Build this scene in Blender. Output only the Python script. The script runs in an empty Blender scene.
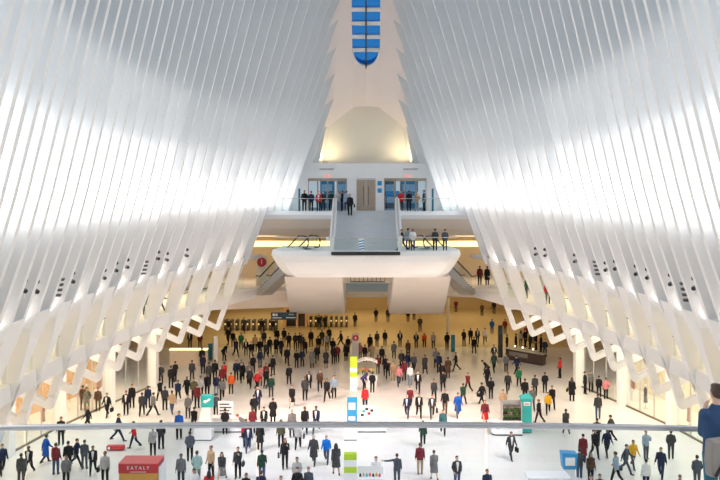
import bpy, bmesh, math, random
from mathutils import Vector, Matrix
random.seed(7)
sc = bpy.context.scene
R = math.radians

# ------------------------------------------------------------------ camera
cam_d = bpy.data.cameras.new('camera'); cam = bpy.data.objects.new('camera', cam_d)
sc.collection.objects.link(cam); sc.camera = cam
cam.location = (0, 0, 16.0); cam.rotation_euler = (R(90), 0, 0)
cam_d.sensor_width = 36; cam_d.lens = 40
cam_d.shift_x = -6/720; cam_d.shift_y = -45/720
cam_d.clip_start = 0.2; cam_d.clip_end = 600
# ------------------------------------------------------------------ view, world
sc.view_settings.view_transform = 'Standard'; sc.view_settings.look = 'None'
sc.view_settings.exposure = 0.3; sc.view_settings.gamma = 1.0
sc.view_settings.use_curve_mapping = False
sc.cycles.max_bounces = 8; sc.cycles.diffuse_bounces = 5; sc.cycles.glossy_bounces = 3
sc.cycles.transmission_bounces = 4; sc.cycles.transparent_max_bounces = 16
sc.cycles.caustics_reflective = False; sc.cycles.caustics_refractive = False
sc.cycles.sample_clamp_indirect = 6.0
wd = bpy.data.worlds.new('sky'); sc.world = wd; wd.use_nodes = True
nt = wd.node_tree; nt.nodes.clear()
tc = nt.nodes.new('ShaderNodeTexCoord'); sx = nt.nodes.new('ShaderNodeSeparateXYZ')
rp = nt.nodes.new('ShaderNodeValToRGB'); bg = nt.nodes.new('ShaderNodeBackground'); wo = nt.nodes.new('ShaderNodeOutputWorld')
nt.links.new(tc.outputs['Generated'], sx.inputs[0]); nt.links.new(sx.outputs['Z'], rp.inputs[0])
e = rp.color_ramp.elements
e[0].position = 0.0; e[0].color = (0.76, 0.90, 1.0, 1)
e[1].position = 0.9; e[1].color = (0.42, 0.70, 1.0, 1)
nt.links.new(rp.outputs[0], bg.inputs[0]); bg.inputs[1].default_value = 0.42
nt.links.new(bg.outputs[0], wo.inputs[0])

# ------------------------------------------------------------------ plan of the hall (metres)
WT = [(38, 16.25), (41, 16.1), (44, 15.95), (47, 15.7), (50, 15.4), (53, 15.0), (56, 14.4), (59, 13.65), (62, 12.8), (65, 11.95), (68, 11.0), (71, 9.9), (74, 8.9), (77, 7.9), (80, 7.0), (84, 6.0)]
def W(Y):
    Y = max(Y, 76-Y)
    for (a, p), (b, q) in zip(WT, WT[1:]):
        if Y <= b: return p + (q-p)*max(0, Y-a)/(b-a)
    return WT[-1][1]
AT = [(33, 12.7), (38, 12.75), (40.5, 12.75), (44, 12.6), (48, 12.2), (51, 11.7), (54, 11.1), (57, 10.4), (60, 9.6), (63, 8.75), (66, 8.05), (67.5, 7.65), (69, 7.15), (72, 6.1), (76, 4.9), (84, 3)]
KT = [(33, .225), (37, .23), (48, .245), (54, .262), (60, .30), (63, .327), (66, .343), (72, .34), (84, .34)]
def table(T, Y):
    Y = max(Y, 76-Y)
    for (a, p), (b, q) in zip(T, T[1:]):
        if Y <= b: return p + (q-p)*max(0, Y-a)/(b-a)
    return T[-1][1]
def spine(Y):
    Y = max(Y, 76-Y)
    return 33-1.25*(Y-66) if Y > 66 else 33+1.25*(66-Y)-.0225*(66-Y)**2
def XI(Y, z):                                        # inner edge of the ribs
    A = table(AT, Y); w = W(Y)
    if z <= 14.9: return w+(A-w)*(z-5)/9.9
    x = A-table(KT, Y)*(z-14.9); zc = spine(Y)
    if z > 30 and zc > 31.5:
        x -= max(0, A-table(KT, Y)*(zc-14.9)-1.3)*((z-30)/(zc-30))**2
    return x

# ------------------------------------------------------------------ lamps
def area(name, loc, sx_, sy_, power, col, rot=(0, 0, 0), spread=None):
    l = bpy.data.lights.new(name, 'AREA'); l.shape = 'RECTANGLE'; l.size = sx_; l.size_y = sy_
    l.energy = power; l.color = col
    if spread: l.spread = spread
    o = bpy.data.objects.new(name, l); sc.collection.objects.link(o); o.location = loc; o.rotation_euler = rot
    return o
WARM = (1.0, 0.80, 0.52); AMBER = (1.0, 0.76, 0.38); CREAM = (1.0, 0.87, 0.68)
for s in (-1, 1):
    for Y in (14, 26, 38, 50, 61):
        x = s*(W(Y)+2.6); a = math.atan2(W(Y+3)-W(Y-3), 6)
        area('gallery_lamp', (x, Y, 10.36), 2.4, 10.5, 230, WARM, (0, 0, -s*a))
        area('soffit_lamp', (s*(W(Y)+3.4), Y, 6.9), 3.5, 11, 420 if Y > 45 else 270, CREAM, (0, 0, -s*a))
        area('shop_lamp', (s*(W(Y)+8.7), Y, 6.3), 2.6, 11, 420, WARM, (0, 0, -s*a))
for s in (-1, 1):
    for i in range(15):
        Y = 5.5+4.5*i; a = math.atan2(XI(Y+2, 17)-XI(Y-2, 17), 4)
        for zc_, h_, p_ in ((16.15, 2.3, 85 if Y < 48 else 64), (17.1, 4.2, 75 if Y < 48 else 55), (18.8, 7.4, 70 if Y < 48 else 50)):
            area('arch_window_light', (s*(XI(Y, zc_)+.66+.01*h_), Y, zc_), 4.4, h_, p_, (1.0, .965, .94), (R(90)-math.atan(.25), 0, s*R(90)-s*a))  # added area lights behind the ribs that whiten and spread their glow
for s in (-1, 1):
    for i in range(14):
        Y = 5.5+4.5*i; a = math.atan2(XI(Y+2, 11)-XI(Y-2, 11), 4)
        area('wall_washer', (s*(XI(Y, 10.7)+.42), Y, 10.66), .08, 4.4, 34, (1.0, .90, .84), (R(180), s*R(20), -s*a))  # added strips to brighten the wall band between ribs, not real fittings
for x in (-14, 0, 14):
    area('concourse_lamp', (x, 90, 5.6), 9, 12, 310, AMBER)
    area('concourse_lamp', (x, 104, 5.6), 9, 9, 270, AMBER)
for x in (-12.5, 12.5):
    area('mezzanine_lamp', (x, 75.5, 12.2), 8, 3, 150, (1.0, .80, .55))
for x in (-3.5, 3.5):
    area('niche_lamp', (x, 73.9, 19.1), 0.8, 0.8, 60, (1.0, 0.80, 0.42), (R(180), 0, 0))

# ------------------------------------------------------------------ materials
MATS = {}
def mat(name, col, rough=0.55, metal=0.0, emit=None, estr=0.0, noise=0.0, nscale=3.0, spec=0.5, bump=0.0):
    if name in MATS: return MATS[name]
    m = bpy.data.materials.new(name); m.use_nodes = True
    n = m.node_tree; b = n.nodes['Principled BSDF']
    b.inputs['Base Color'].default_value = (*col, 1); b.inputs['Roughness'].default_value = rough
    b.inputs['Metallic'].default_value = metal
    b.inputs['Specular IOR Level'].default_value = spec
    if emit: b.inputs['Emission Color'].default_value = (*emit, 1); b.inputs['Emission Strength'].default_value = estr
    if noise:
        t = n.nodes.new('ShaderNodeTexCoord'); nz = n.nodes.new('ShaderNodeTexNoise'); nz.inputs['Scale'].default_value = nscale
        nz.inputs['Detail'].default_value = 4
        cr = n.nodes.new('ShaderNodeValToRGB')
        cr.color_ramp.elements[0].color = (*[c*(1-noise) for c in col], 1); cr.color_ramp.elements[1].color = (*[min(1, c*(1+noise*.6)) for c in col], 1)
        cr.color_ramp.elements[0].position = .3; cr.color_ramp.elements[1].position = .7
        n.links.new(t.outputs['Object'], nz.inputs['Vector']); n.links.new(nz.outputs['Fac'], cr.inputs[0]); n.links.new(cr.outputs[0], b.inputs['Base Color'])
        if bump:
            bp = n.nodes.new('ShaderNodeBump'); bp.inputs['Strength'].default_value = bump
            n.links.new(nz.outputs['Fac'], bp.inputs['Height']); n.links.new(bp.outputs[0], b.inputs['Normal'])
    MATS[name] = m; return m
def glass(name, tint, refl=0.08, ior=1.45):
    if name in MATS: return MATS[name]
    m = bpy.data.materials.new(name); m.use_nodes = True; n = m.node_tree; n.nodes.clear()
    o = n.nodes.new('ShaderNodeOutputMaterial'); mx = n.nodes.new('ShaderNodeMixShader')
    tr = n.nodes.new('ShaderNodeBsdfTransparent'); tr.inputs[0].default_value = (*tint, 1)
    gl = n.nodes.new('ShaderNodeBsdfGlossy'); gl.inputs['Roughness'].default_value = 0.03
    fr = n.nodes.new('ShaderNodeLayerWeight'); fr.inputs[0].default_value = 0.25
    mr = n.nodes.new('ShaderNodeMath'); mr.operation = 'MULTIPLY'; mr.inputs[1].default_value = refl*3
    n.links.new(fr.outputs['Fresnel'], mr.inputs[0]); n.links.new(mr.outputs[0], mx.inputs[0])
    n.links.new(tr.outputs[0], mx.inputs[1]); n.links.new(gl.outputs[0], mx.inputs[2]); n.links.new(mx.outputs[0], o.inputs[0])
    MATS[name] = m; return m
white = mat('white_steel_paint', (0.83, 0.84, 0.85), 0.5, noise=0.02, nscale=0.6)
shellm = mat('spine_paint', (0.90, 0.81, 0.78), 0.6, noise=0.02, nscale=0.5)
plaster = mat('white_plaster', (0.82, 0.81, 0.80), 0.6, noise=0.02, nscale=0.5)
cream = mat('cream_plaster', (0.80, 0.72, 0.58), 0.6, noise=0.03, nscale=0.7)
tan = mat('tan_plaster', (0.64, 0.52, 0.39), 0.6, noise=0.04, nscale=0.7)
beige = mat('beige_soffit', (0.80, 0.71, 0.62), 0.6, noise=0.03, nscale=0.7)
pierm = mat('grey_pier_plaster', (0.78, 0.74, 0.71), 0.6, noise=0.03, nscale=0.6)
steel = mat('brushed_steel', (0.62, 0.62, 0.63), 0.35, 0.9, noise=0.06, nscale=8)
bronze = mat('bronze_door_metal', (0.42, 0.35, 0.28), 0.35, 0.7, noise=0.08, nscale=5)
darkm = mat('dark_metal', (0.035, 0.035, 0.04), 0.45, 0.3, noise=0.1, nscale=9)
rubber = mat('black_rubber', (0.015, 0.015, 0.016), 0.5, noise=0.1, nscale=20)
clear = glass('clear_glass', (0.95, 0.98, 0.99))
soft_glass = glass('railing_glass', (0.95, 0.975, 0.97), 0.05)
rail_glass = glass('balustrade_glass', (0.80, 0.88, 0.955), 0.07)
blue_glass = glass('blue_skylight_glass', (0.26, 0.62, 0.95), 0.04)
teal = mat('teal_paint', (0.02, 0.42, 0.42), 0.45, noise=0.04)
tealblue = mat('teal_blue_panel', (0.01, 0.17, 0.27), 0.4, noise=0.04)
blue = mat('bright_blue_panel', (0.03, 0.30, 0.62), 0.4, noise=0.04)
lime = mat('lime_panel', (0.50, 0.72, 0.03), 0.45, noise=0.04)
red = mat('red_panel', (0.55, 0.03, 0.04), 0.45, noise=0.05)
pinkred = mat('light_red_panel', (0.78, 0.13, 0.12), 0.45, noise=0.05)
gloss_white = mat('white_laminate', (0.86, 0.87, 0.88), 0.3, noise=0.015, nscale=2)
signdark = mat('dark_teal_sign', (0.012, 0.055, 0.085), 0.4, noise=0.05)
signtext = mat('sign_lettering', (0.85, 0.86, 0.86), 0.5, noise=0.02)
ochre = mat('ochre_panel', (0.62, 0.33, 0.06), 0.5, noise=0.06)
# floor: pale polished terrazzo with faint slab joints
fl = bpy.data.materials.new('pale_terrazzo'); fl.use_nodes = True; n = fl.node_tree; b = n.nodes['Principled BSDF']
t = n.nodes.new('ShaderNodeTexCoord'); br = n.nodes.new('ShaderNodeTexBrick'); nz = n.nodes.new('ShaderNodeTexNoise')
br.inputs['Scale'].default_value = 1.0; br.offset = 0.5
br.inputs['Color1'].default_value = (0.80, 0.785, 0.77, 1); br.inputs['Color2'].default_value = (0.77, 0.755, 0.74, 1); br.inputs['Mortar'].default_value = (0.60, 0.59, 0.58, 1)
br.inputs['Mortar Size'].default_value = 0.012; br.inputs['Brick Width'].default_value = 2.4; br.inputs['Row Height'].default_value = 1.2
nz.inputs['Scale'].default_value = 0.35; nz.inputs['Detail'].default_value = 5
mxn = n.nodes.new('ShaderNodeMixRGB'); mxn.blend_type = 'MULTIPLY'; mxn.inputs[0].default_value = 0.12
n.links.new(t.outputs['Object'], br.inputs['Vector']); n.links.new(t.outputs['Object'], nz.inputs['Vector'])
n.links.new(br.outputs['Color'], mxn.inputs[1]); n.links.new(nz.outputs['Color'], mxn.inputs[2]); n.links.new(mxn.outputs[0], b.inputs['Base Color'])
b.inputs['Roughness'].default_value = 0.28

# ------------------------------------------------------------------ mesh helpers
class MB:
    def __init__(s): s.v = []; s.f = []
    def add(s, vs, fs):
        o = len(s.v); s.v += [tuple(v) for v in vs]; s.f += [tuple(i+o for i in f) for f in fs]; return s
    def box(s, x0, x1, y0, y1, z0, z1):
        return s.add([(x0, y0, z0), (x1, y0, z0), (x1, y1, z0), (x0, y1, z0), (x0, y0, z1), (x1, y0, z1), (x1, y1, z1), (x0, y1, z1)],
                     [(0, 3, 2, 1), (4, 5, 6, 7), (0, 1, 5, 4), (1, 2, 6, 5), (2, 3, 7, 6), (3, 0, 4, 7)])
    def loft(s, secs, close=True, cap=True):
        """secs: list of equal-length rings"""
        n = len(secs[0]); vs = [p for r in secs for p in r]; fs = []
        for i in range(len(secs)-1):
            for j in range(n if close else n-1):
                k = (j+1) % n
                fs.append((i*n+j, i*n+k, (i+1)*n+k, (i+1)*n+j))
        if cap and close: fs += [tuple(reversed(range(n))), tuple(range((len(secs)-1)*n, len(secs)*n))]
        return s.add(vs, fs)
    def prism_y(s, poly, y0, y1):       # polygon in XZ pushed along Y
        return s.loft([[(x, y0, z) for x, z in poly], [(x, y1, z) for x, z in poly]])
    def prism_z(s, poly, z0, z1):
        return s.loft([[(x, y, z0) for x, y in poly], [(x, y, z1) for x, y in poly]])
    def prism_x(s, poly, x0, x1):       # polygon in YZ
        return s.loft([[(x0, y, z) for y, z in poly], [(x1, y, z) for y, z in poly]])
    def tube(s, pts, r, n=10, r2=None):
        pts = [Vector(p) for p in pts]; secs = []
        for i, p in enumerate(pts):
            d = (pts[min(i+1, len(pts)-1)] - pts[max(i-1, 0)]).normalized()
            a = d.orthogonal() if abs(d.z) > .99 else d.cross(Vector((0, 0, 1)))
            a.normalize(); c = d.cross(a)
            rr = r if r2 is None else r + (r2-r)*i/(len(pts)-1)
            secs.append([p + rr*(math.cos(2*math.pi*k/n)*a + math.sin(2*math.pi*k/n)*c) for k in range(n)])
        return s.loft(secs)
    def lathe(s, prof, cx=0, cy=0, n=20):
        return s.loft([[(cx+r*math.cos(2*math.pi*k/n), cy+r*math.sin(2*math.pi*k/n), z) for k in range(n)] for r, z in prof])
    def ball(s, c, rx, ry=None, rz=None, n=10, m=7):
        ry = ry or rx; rz = rz or rx
        secs = []
        for i in range(m+1):
            a = math.pi*(i+.02)/(m+.04) - math.pi/2
            secs.append([(c[0]+rx*math.cos(a)*math.cos(2*math.pi*k/n), c[1]+ry*math.cos(a)*math.sin(2*math.pi*k/n), c[2]+rz*math.sin(a)) for k in range(n)])
        return s.loft(secs)
    def mesh(s, name):
        me = bpy.data.meshes.new(name); me.from_pydata(s.v, [], s.f); me.update()
        bm = bmesh.new(); bm.from_mesh(me); bmesh.ops.recalc_face_normals(bm, faces=bm.faces); bm.to_mesh(me); bm.free()
        return me
    def build(s, name, m, parent=None, bevel=0.0, smooth=False, **kw):
        me = s.mesh(name); me.materials.append(m)
        o = bpy.data.objects.new(name, me); sc.collection.objects.link(o)
        if parent: o.parent = parent
        if smooth:
            for p in me.polygons: p.use_smooth = True
        if bevel:
            b = o.modifiers.new('bevel', 'BEVEL'); b.width = bevel; b.segments = 2; b.limit_method = 'ANGLE'
        if kw: tag(o, **kw)
        return o
def tag(o, label=None, cat=None, group=None, kind=None):
    if label: o['label'] = label
    if cat: o['category'] = cat
    if group: o['group'] = group
    if kind: o['kind'] = kind
    return o
def empty(name, loc=(0, 0, 0), rz=0, **kw):
    o = bpy.data.objects.new(name, None); sc.collection.objects.link(o); o.location = loc; o.rotation_euler = (0, 0, rz)
    return tag(o, **kw)
def text(name, s, size, loc, rot, m, parent=None, depth=0.01, align='CENTER'):
    c = bpy.data.curves.new(name, 'FONT'); c.body = s; c.size = size; c.extrude = depth; c.align_x = align; c.align_y = 'CENTER'
    c.materials.append(m)
    t = bpy.data.objects.new('t', c); sc.collection.objects.link(t)
    me = bpy.data.meshes.new_from_object(t.evaluated_get(bpy.context.evaluated_depsgraph_get())); bpy.data.objects.remove(t)
    me.materials.clear(); me.materials.append(m)
    o = bpy.data.objects.new(name, me); sc.collection.objects.link(o); o.location = loc; o.rotation_euler = rot
    if parent: o.parent = parent
    return o
ORD = ['', 'first', 'second', 'third', 'fourth', 'fifth', 'sixth', 'seventh', 'eighth', 'ninth', 'tenth', 'eleventh', 'twelfth', 'thirteenth', 'fourteenth', 'fifteenth', 'sixteenth', 'seventeenth', 'eighteenth', 'nineteenth', 'twentieth', 'twenty-first', 'twenty-second', 'twenty-third', 'twenty-fourth', 'twenty-fifth', 'twenty-sixth', 'twenty-seventh', 'twenty-eighth']
SIDE = {-1: 'left', 1: 'right'}
def frange(a, b, st):
    out = []; y = a
    while y < b - 1e-6: out.append(y); y += st
    return out + [b]

# ================================================================== STRUCTURE
ST = dict(kind='structure')
MB().box(-34, 34, 84, 116, -0.4, 0).build('floor_concourse', mat('tan_polished_stone', (.58, .47, .30), .3, noise=.06, nscale=.5), label='tan polished stone floor of the far concourse', cat='floor', **ST)  # far part of the floor is coloured a darker tan
MB().box(-34, 34, -8, 84, -0.4, 0).build('floor', fl, label='pale polished terrazzo floor of the main hall', cat='floor', **ST)

# ---- walls of the rib hall, galleries and shops, one run per side
for s in (-1, 1):
    sd = SIDE[s]
    ys = frange(-2, 67, 2)
    def strip(prof, ysx):             # prof(Y) -> closed polygon in (x, z)
        m = MB(); m.loft([[(s*x, Y, z) for x, z in prof(Y)] for Y in ysx]); return m
    strip(lambda Y: [(XI(Y, 10.2)+.75, 10.2), (XI(Y, 14.9)+.62, 14.9), (XI(Y, 14.9)+1.3, 14.9), (XI(Y, 10.2)+1.3, 10.2)], ys).build('wall_'+sd, white,
        label=f'smooth white wall band behind the {sd} ribs above the gallery', cat='wall', **ST)
    strip(lambda Y: [(XI(Y, 7.8)+.3, 7.02), (XI(Y, 7.8)+.3, 7.8), (W(Y)+6.6, 7.8), (W(Y)+6.6, 7.02)], frange(-2, 70, 2)).build('floor_gallery_'+sd, plaster,
        label=f'white gallery floor slab carried by the {sd} rib brackets', cat='floor', **ST)
    strip(lambda Y: [(XI(Y, 10.5)+.8, 10.5), (XI(Y, 10.5)+.8, 10.8), (W(Y)+6.6, 10.8), (W(Y)+6.6, 10.5)], frange(-2, 70, 2)).build('ceiling_gallery_'+sd, plaster,
        label=f'cream lit ceiling over the {sd} gallery', cat='ceiling', **ST)
    strip(lambda Y: [(W(Y)+6.0, 7.8), (W(Y)+6.0, 10.5), (W(Y)+6.4, 10.5), (W(Y)+6.4, 7.8)], frange(-2, 70, 2)).build('wall_gallery_'+sd, cream,
        label=f'cream back wall of the {sd} gallery', cat='wall', **ST)
    strip(lambda Y: [(W(Y)+10.6, 0), (W(Y)+10.6, 6.6), (W(Y)+10.9, 6.6), (W(Y)+10.9, 0)], frange(-2, 67, 3)).build('wall_shop_'+sd, cream if s > 0 else mat('apricot_plaster', (.72, .47, .28), .6, noise=.05),
        label=f'warm lit back wall inside the {sd} shops', cat='wall', **ST)
    strip(lambda Y: [(W(Y)+6.6, 6.4), (W(Y)+6.6, 7.02), (W(Y)+10.9, 7.02), (W(Y)+10.9, 6.4)], frange(-2, 67, 3)).build('ceiling_shop_'+sd, plaster,
        label=f'white ceiling inside the {sd} shops', cat='ceiling', **ST)
    for k in range(9):
        Y = 63-4.6*k; x = s*(W(Y)+5.94)
        r = empty('door_1', (x, Y, 7.8), math.atan2(s*(W(Y+1)-W(Y-1)), -2)+R(90), label=f'dark doorway in the {sd} gallery wall, {ORD[k+1]} from the far end', cat='door', **ST)
        MB().box(-.55, .55, -.05, .05, 0, 2.3).build('leaf', mat('door_umber', (.10, .07, .05), .5, noise=.1), r)
        MB().prism_y([(-.65, 0), (-.55, 0), (-.55, 2.3), (.55, 2.3), (.55, 0), (.65, 0), (.65, 2.4), (-.65, 2.4)], -.07, .07).build('frame', steel, r)
    # storefront: header, pillars and glass between them
    strip(lambda Y: [(W(Y)+6.4, 5.6), (W(Y)+6.4, 7.02), (W(Y)+6.7, 7.02), (W(Y)+6.7, 5.6)], frange(-2, 67, 3)).build('trim_shop_'+sd, cream,
        label=f'cream header band over the {sd} shop windows', cat='trim', **ST)
    k = 0
    for Y in frange(19, 67, 6)[::-1]:
        k += 1; x = s*(W(Y)+6.5)
        m = MB(); m.prism_z([(x-.35, Y-.45), (x+.35, Y-.45), (x+.35, Y+.45), (x-.35, Y+.45)], 0, 7.02)
        m.build('pillar', plaster, bevel=.04, label=f'square white pillar along the {sd} shops, {ORD[k]} from the far end', cat='pillar', **ST)
        if Y < 62:
            r = empty('window_1', (0, 0, 0), label=f'lit shop window on the {sd} side, {ORD[k]} from the far end', cat='shop window', **ST)
            ya, yb = Y+.45, min(Y+5.55, 66.6)
            xa, xb = s*(W(ya)+6.5), s*(W(yb)+6.5)
            MB().loft([[(xa-.02, ya, .12), (xa+.02, ya, .12), (xa+.02, ya, 5.6), (xa-.02, ya, 5.6)], [(xb-.02, yb, .12), (xb+.02, yb, .12), (xb+.02, yb, 5.6), (xb-.02, yb, 5.6)]]).build('pane', clear, r)
            MB().loft([[(xa-.05, ya, 0), (xa+.05, ya, 0), (xa+.05, ya, .12), (xa-.05, ya, .12)], [(xb-.05, yb, 0), (xb+.05, yb, 0), (xb+.05, yb, .12), (xb-.05, yb, .12)]]).build('sill', mat('sill_bronze', (.22, .18, .14), .4, .5, noise=.1), r)
            for q in (1/3, 2/3):
                yy = ya+(yb-ya)*q; xx = xa+(xb-xa)*q
                MB().box(xx-.04, xx+.04, yy-.03, yy+.03, .14, 5.6).build('mullion', steel, r)
    # glazing behind the ribs
    gy = frange(-2, 72.5, 1.5)
    m = MB(); secs = []
    for Y in gy:
        zt = spine(Y) - 2.0
        secs.append([(s*(XI(Y, 14.9+(zt-14.9)*q)+.72), Y, 14.9+(zt-14.9)*q) for q in (0, .25, .5, .75, 1)])
    m.loft(secs, close=False); m.build('window_glazing_'+sd, clear, label=f'tall glazing between the {sd} ribs', cat='window', **ST)

# ---- ribs: pairs that merge into one bracketed leg
def rib_mesh(Y, s, z0, th=0.27):
    z1 = spine(Y)+.3; N = 20; secs = []
    for i in range(N+1):
        z = z0+(z1-z0)*i/N; d = .95 - .25*min(1, max(0, (z-12)/25)); x = XI(Y, z)
        secs.append([(s*x, Y-th/2, z), (s*x, Y+th/2, z), (s*(x+d), Y+th/2, z), (s*(x+d), Y-th/2, z)])
    return MB().loft(secs)
for s in (-1, 1):
    sd = SIDE[s]
    for k in range(22):
        Y = 65-3*k
        r = empty('rib_column', (s*W(Y), Y, 5), label=f'white rib pair on bracketed leg, {sd} side, {ORD[k+1]} from the far landing', cat='rib', kind='structure')
        ox, oy, oz = r.location
        def loc(m): m.v = [(x-ox, y-oy, z-oz) for x, y, z in m.v]; return m
        for dy in (-.75, .75): loc(rib_mesh(Y+dy, s, 10.3)).build('rib', white, r)
        m = MB(); secs = []
        for z, t in ((10.95, 1.62), (10.5, 1.62), (10.1, 1.45), (9.6, 1.08), (9.0, .78), (8.2, .56), (7.0, .45), (6.4, .4), (5.7, .4)):
            x = XI(Y, z)+(.04 if z > 10.2 else 0); d = .87 if z > 10.2 else (.90 if z > 8.5 else .82) if z > 7.2 else .42
            secs.append([(s*x, Y-t/2, z), (s*x, Y+t/2, z), (s*(x+d), Y+t/2, z), (s*(x+d), Y-t/2, z)])
        m.loft(secs)
        w = W(Y)
        bot = [(w-.30, 5.8), (w-.12, 5.22), (w-.05, 5.09), (w+.05, 5.02), (w+.18, 5.05), (w+2.5, 6.1), (w+2.5, 6.5), (w+1.9, 6.28), (w+.26, 5.5), (w+.16, 5.6), (w+.1, 5.8)]
        top = [(XI(Y, 7.75), 7.75), (XI(Y, 6.7), 6.7), (w+.1, 6.72), (w+1.9, 6.8), (w+2.5, 6.7), (w+2.5, 7.0), (w+.2, 7.75)]
        for poly in (bot, top): m.prism_y([(s*x, z) for x, z in poly], Y-.2, Y+.2)
        m.prism_y([(s*x, z) for x, z in [(w+1.85, 6.3), (w+2.5, 6.3), (w+2.5, 7.0), (w+1.85, 7.0)]], Y-.2, Y+.2)
        loc(m).build('leg', white, r, bevel=.03)
    for k in range(2):
        Y = 68+3*k
        r = empty('rib_column', (s*XI(Y, 14.6), Y, 14.6), label=f'white rib pair rising above the far upper platform, {sd} side, {ORD[k+1]} from the hall', cat='rib', kind='structure')
        ox, oy, oz = r.location
        for dy in (-.75, .75):
            m = rib_mesh(Y+dy, s, 14.6); m.v = [(x-ox, y-oy, z-oz) for x, y, z in m.v]; m.build('rib', white, r)

# ---- spine shell and skylight
HW = 1.2; YE = 70.6
def half(Y): return HW if Y <= YE-1.0 else (HW*math.sqrt(max(0, 1-((Y-YE+1.0)/1.0)**2)) if Y < YE else 0.0)
for s in (-1, 1):
    secs = []
    for Y in frange(38, YE-1.2, .7) + [YE-1+.1*j for j in range(11)] + [71, 71.5, 72, 72.5, 73.2]:
        zc = spine(Y); h = half(Y)
        c = lambda x: zc+.12*(1-(x/1.2)**2) if x < 1.2 else zc-.8*(x-1.2)
        prof = [(x, c(x)) for x in (h, max(h, .7), max(h, 1.0), max(h, 1.2)+.01, 1.7, 2.6, 3.6, 4.8)]
        prof2 = [(x+.1, z+.5) for x, z in prof[::-1]]; prof2[-1] = (h, c(h)+.5)
        secs.append([(s*x, Y, z) for x, z in prof+prof2])
    secs = [[(x, 76-Y, z) for x, Y, z in r] for r in secs[::-1]][:-1] + secs
    MB().loft(secs).build('ceiling_spine_'+SIDE[s], shellm, label=f'smooth pale soffit of the roof spine, {SIDE[s]} half', cat='ceiling', **ST)
sk = empty('window_skylight', (0, 0, 0), label='long blue skylight along the roof spine', cat='skylight', **ST)
def skz(Y): return spine(Y)+.22
m = MB(); m.loft([[(-HW, Y, skz(Y)), (HW, Y, skz(Y)), (HW, Y, skz(Y)+.04), (-HW, Y, skz(Y)+.04)] for Y in frange(5.4, YE+.1, .5)])
m.build('pane', blue_glass, sk)
m = MB(); Y = YE-.95
while Y > 6:
    m.loft([[(x, Y+dy, skz(Y+dy)+dz) for dy, dz in ((-.1, -.06), (.1, -.06), (.1, .1), (-.1, .1))] for x in (-HW, HW)]); Y -= .79
m.build('crossbar', white, sk)
MB().loft([[(dx, Y, skz(Y)+dz) for dx, dz in ((-.055, -.25), (.055, -.25), (.055, .05), (-.055, .05))] for Y in frange(5.4, YE+.05, 1)]).build('spine_bar', darkm, sk)
arc = [(HW*.97*math.cos(a), YE-1+math.sin(a)) for a in [math.pi*i/16 for i in range(17)]]
MB().tube([(x, y, spine(y)+.12) for x, y in arc], .08).build('rim', white, sk, smooth=True)

# ---- far end wall with the glowing niche, entrance block
m = MB()
hole = [(-4.3, 18.85), (-3.75, 21.7), (-3.15, 24.6), (-2.75, 25.1), (2.75, 25.1), (3.15, 24.6), (3.75, 21.7), (4.3, 18.85)]
outer = [(-8, 14.6), (-7, 20.0), (-6, 25.0), (-2.75, 26.6), (2.75, 26.6), (6, 25.0), (7, 20.0), (8, 14.6)]
n_ = len(hole)
vs = [(x, 73.0, z) for x, z in hole] + [(x, 73.0, z) for x, z in outer] + [(x, 73.35, z) for x, z in hole] + [(x, 73.35, z) for x, z in outer]
fs = []
for i in range(n_-1):
    fs += [(i, i+1, n_+i+1, n_+i), (2*n_+i, 3*n_+i, 3*n_+i+1, 2*n_+i+1), (i, 2*n_+i, 2*n_+i+1, i+1)]
m.add(vs, fs).build('wall_far', white, label='white far end wall around the glowing trapezoid niche', cat='wall', **ST)
m = MB(); m.loft([[(x, 73.3, z) for x, z in hole], [(x*.97, 75.4, z-.2) for x, z in hole]], cap=False)
m.add([(x*.97, 75.4, z-.2) for x, z in hole], [tuple(range(n_))])
m.build('wall_niche', plaster, label='trapezoid niche above the entrance, lit from below', cat='wall', **ST)
# entrance block
FY = 71.5
m = MB()
for x0, x1, z0, z1 in ((-6.6, -5.2, 14.6, 17.5), (-1.7, -.85, 14.6, 17.5), (.85, 1.62, 14.6, 17.5), (5.4, 6.6, 14.6, 17.5), (-6.6, 6.6, 17.5, 18.85)):
    m.box(x0, x1, FY, FY+.5, z0, z1)
m.box(-6.6, 6.6, FY+.5, 73.3, 18.6, 18.85)
m.build('wall_entrance', white, bevel=.02, label='white facade of the upper entrance block', cat='wall', **ST)
text('wall_lettering', 'CHURCH STREET', .17, (-3.5, FY-.03, 18.3), (R(90), 0, 0), darkm, bpy.data.objects['wall_entrance'])
text('wall_lettering', 'CHURCH STREET', .17, (4.0, FY-.03, 18.3), (R(90), 0, 0), darkm, bpy.data.objects['wall_entrance'])
exitred = mat('red_exit_letters', (0.7, 0.10, 0.08), 0.5, emit=(1.0, .16, .12), estr=0.9)
for x, w_ in ((-3.4, 'left'), (3.75, 'right')):
    r = empty('exit_sign', (x, FY-.06, 17.7), label=f'small red exit sign over the {w_} entrance doors', cat='sign')
    MB().box(-.42, .42, -.03, .05, -.17, .17).build('panel', gloss_white, r)
    text('lettering', 'EXIT', .3, (0, -.04, 0), (R(90), 0, 0), exitred, r)
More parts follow.
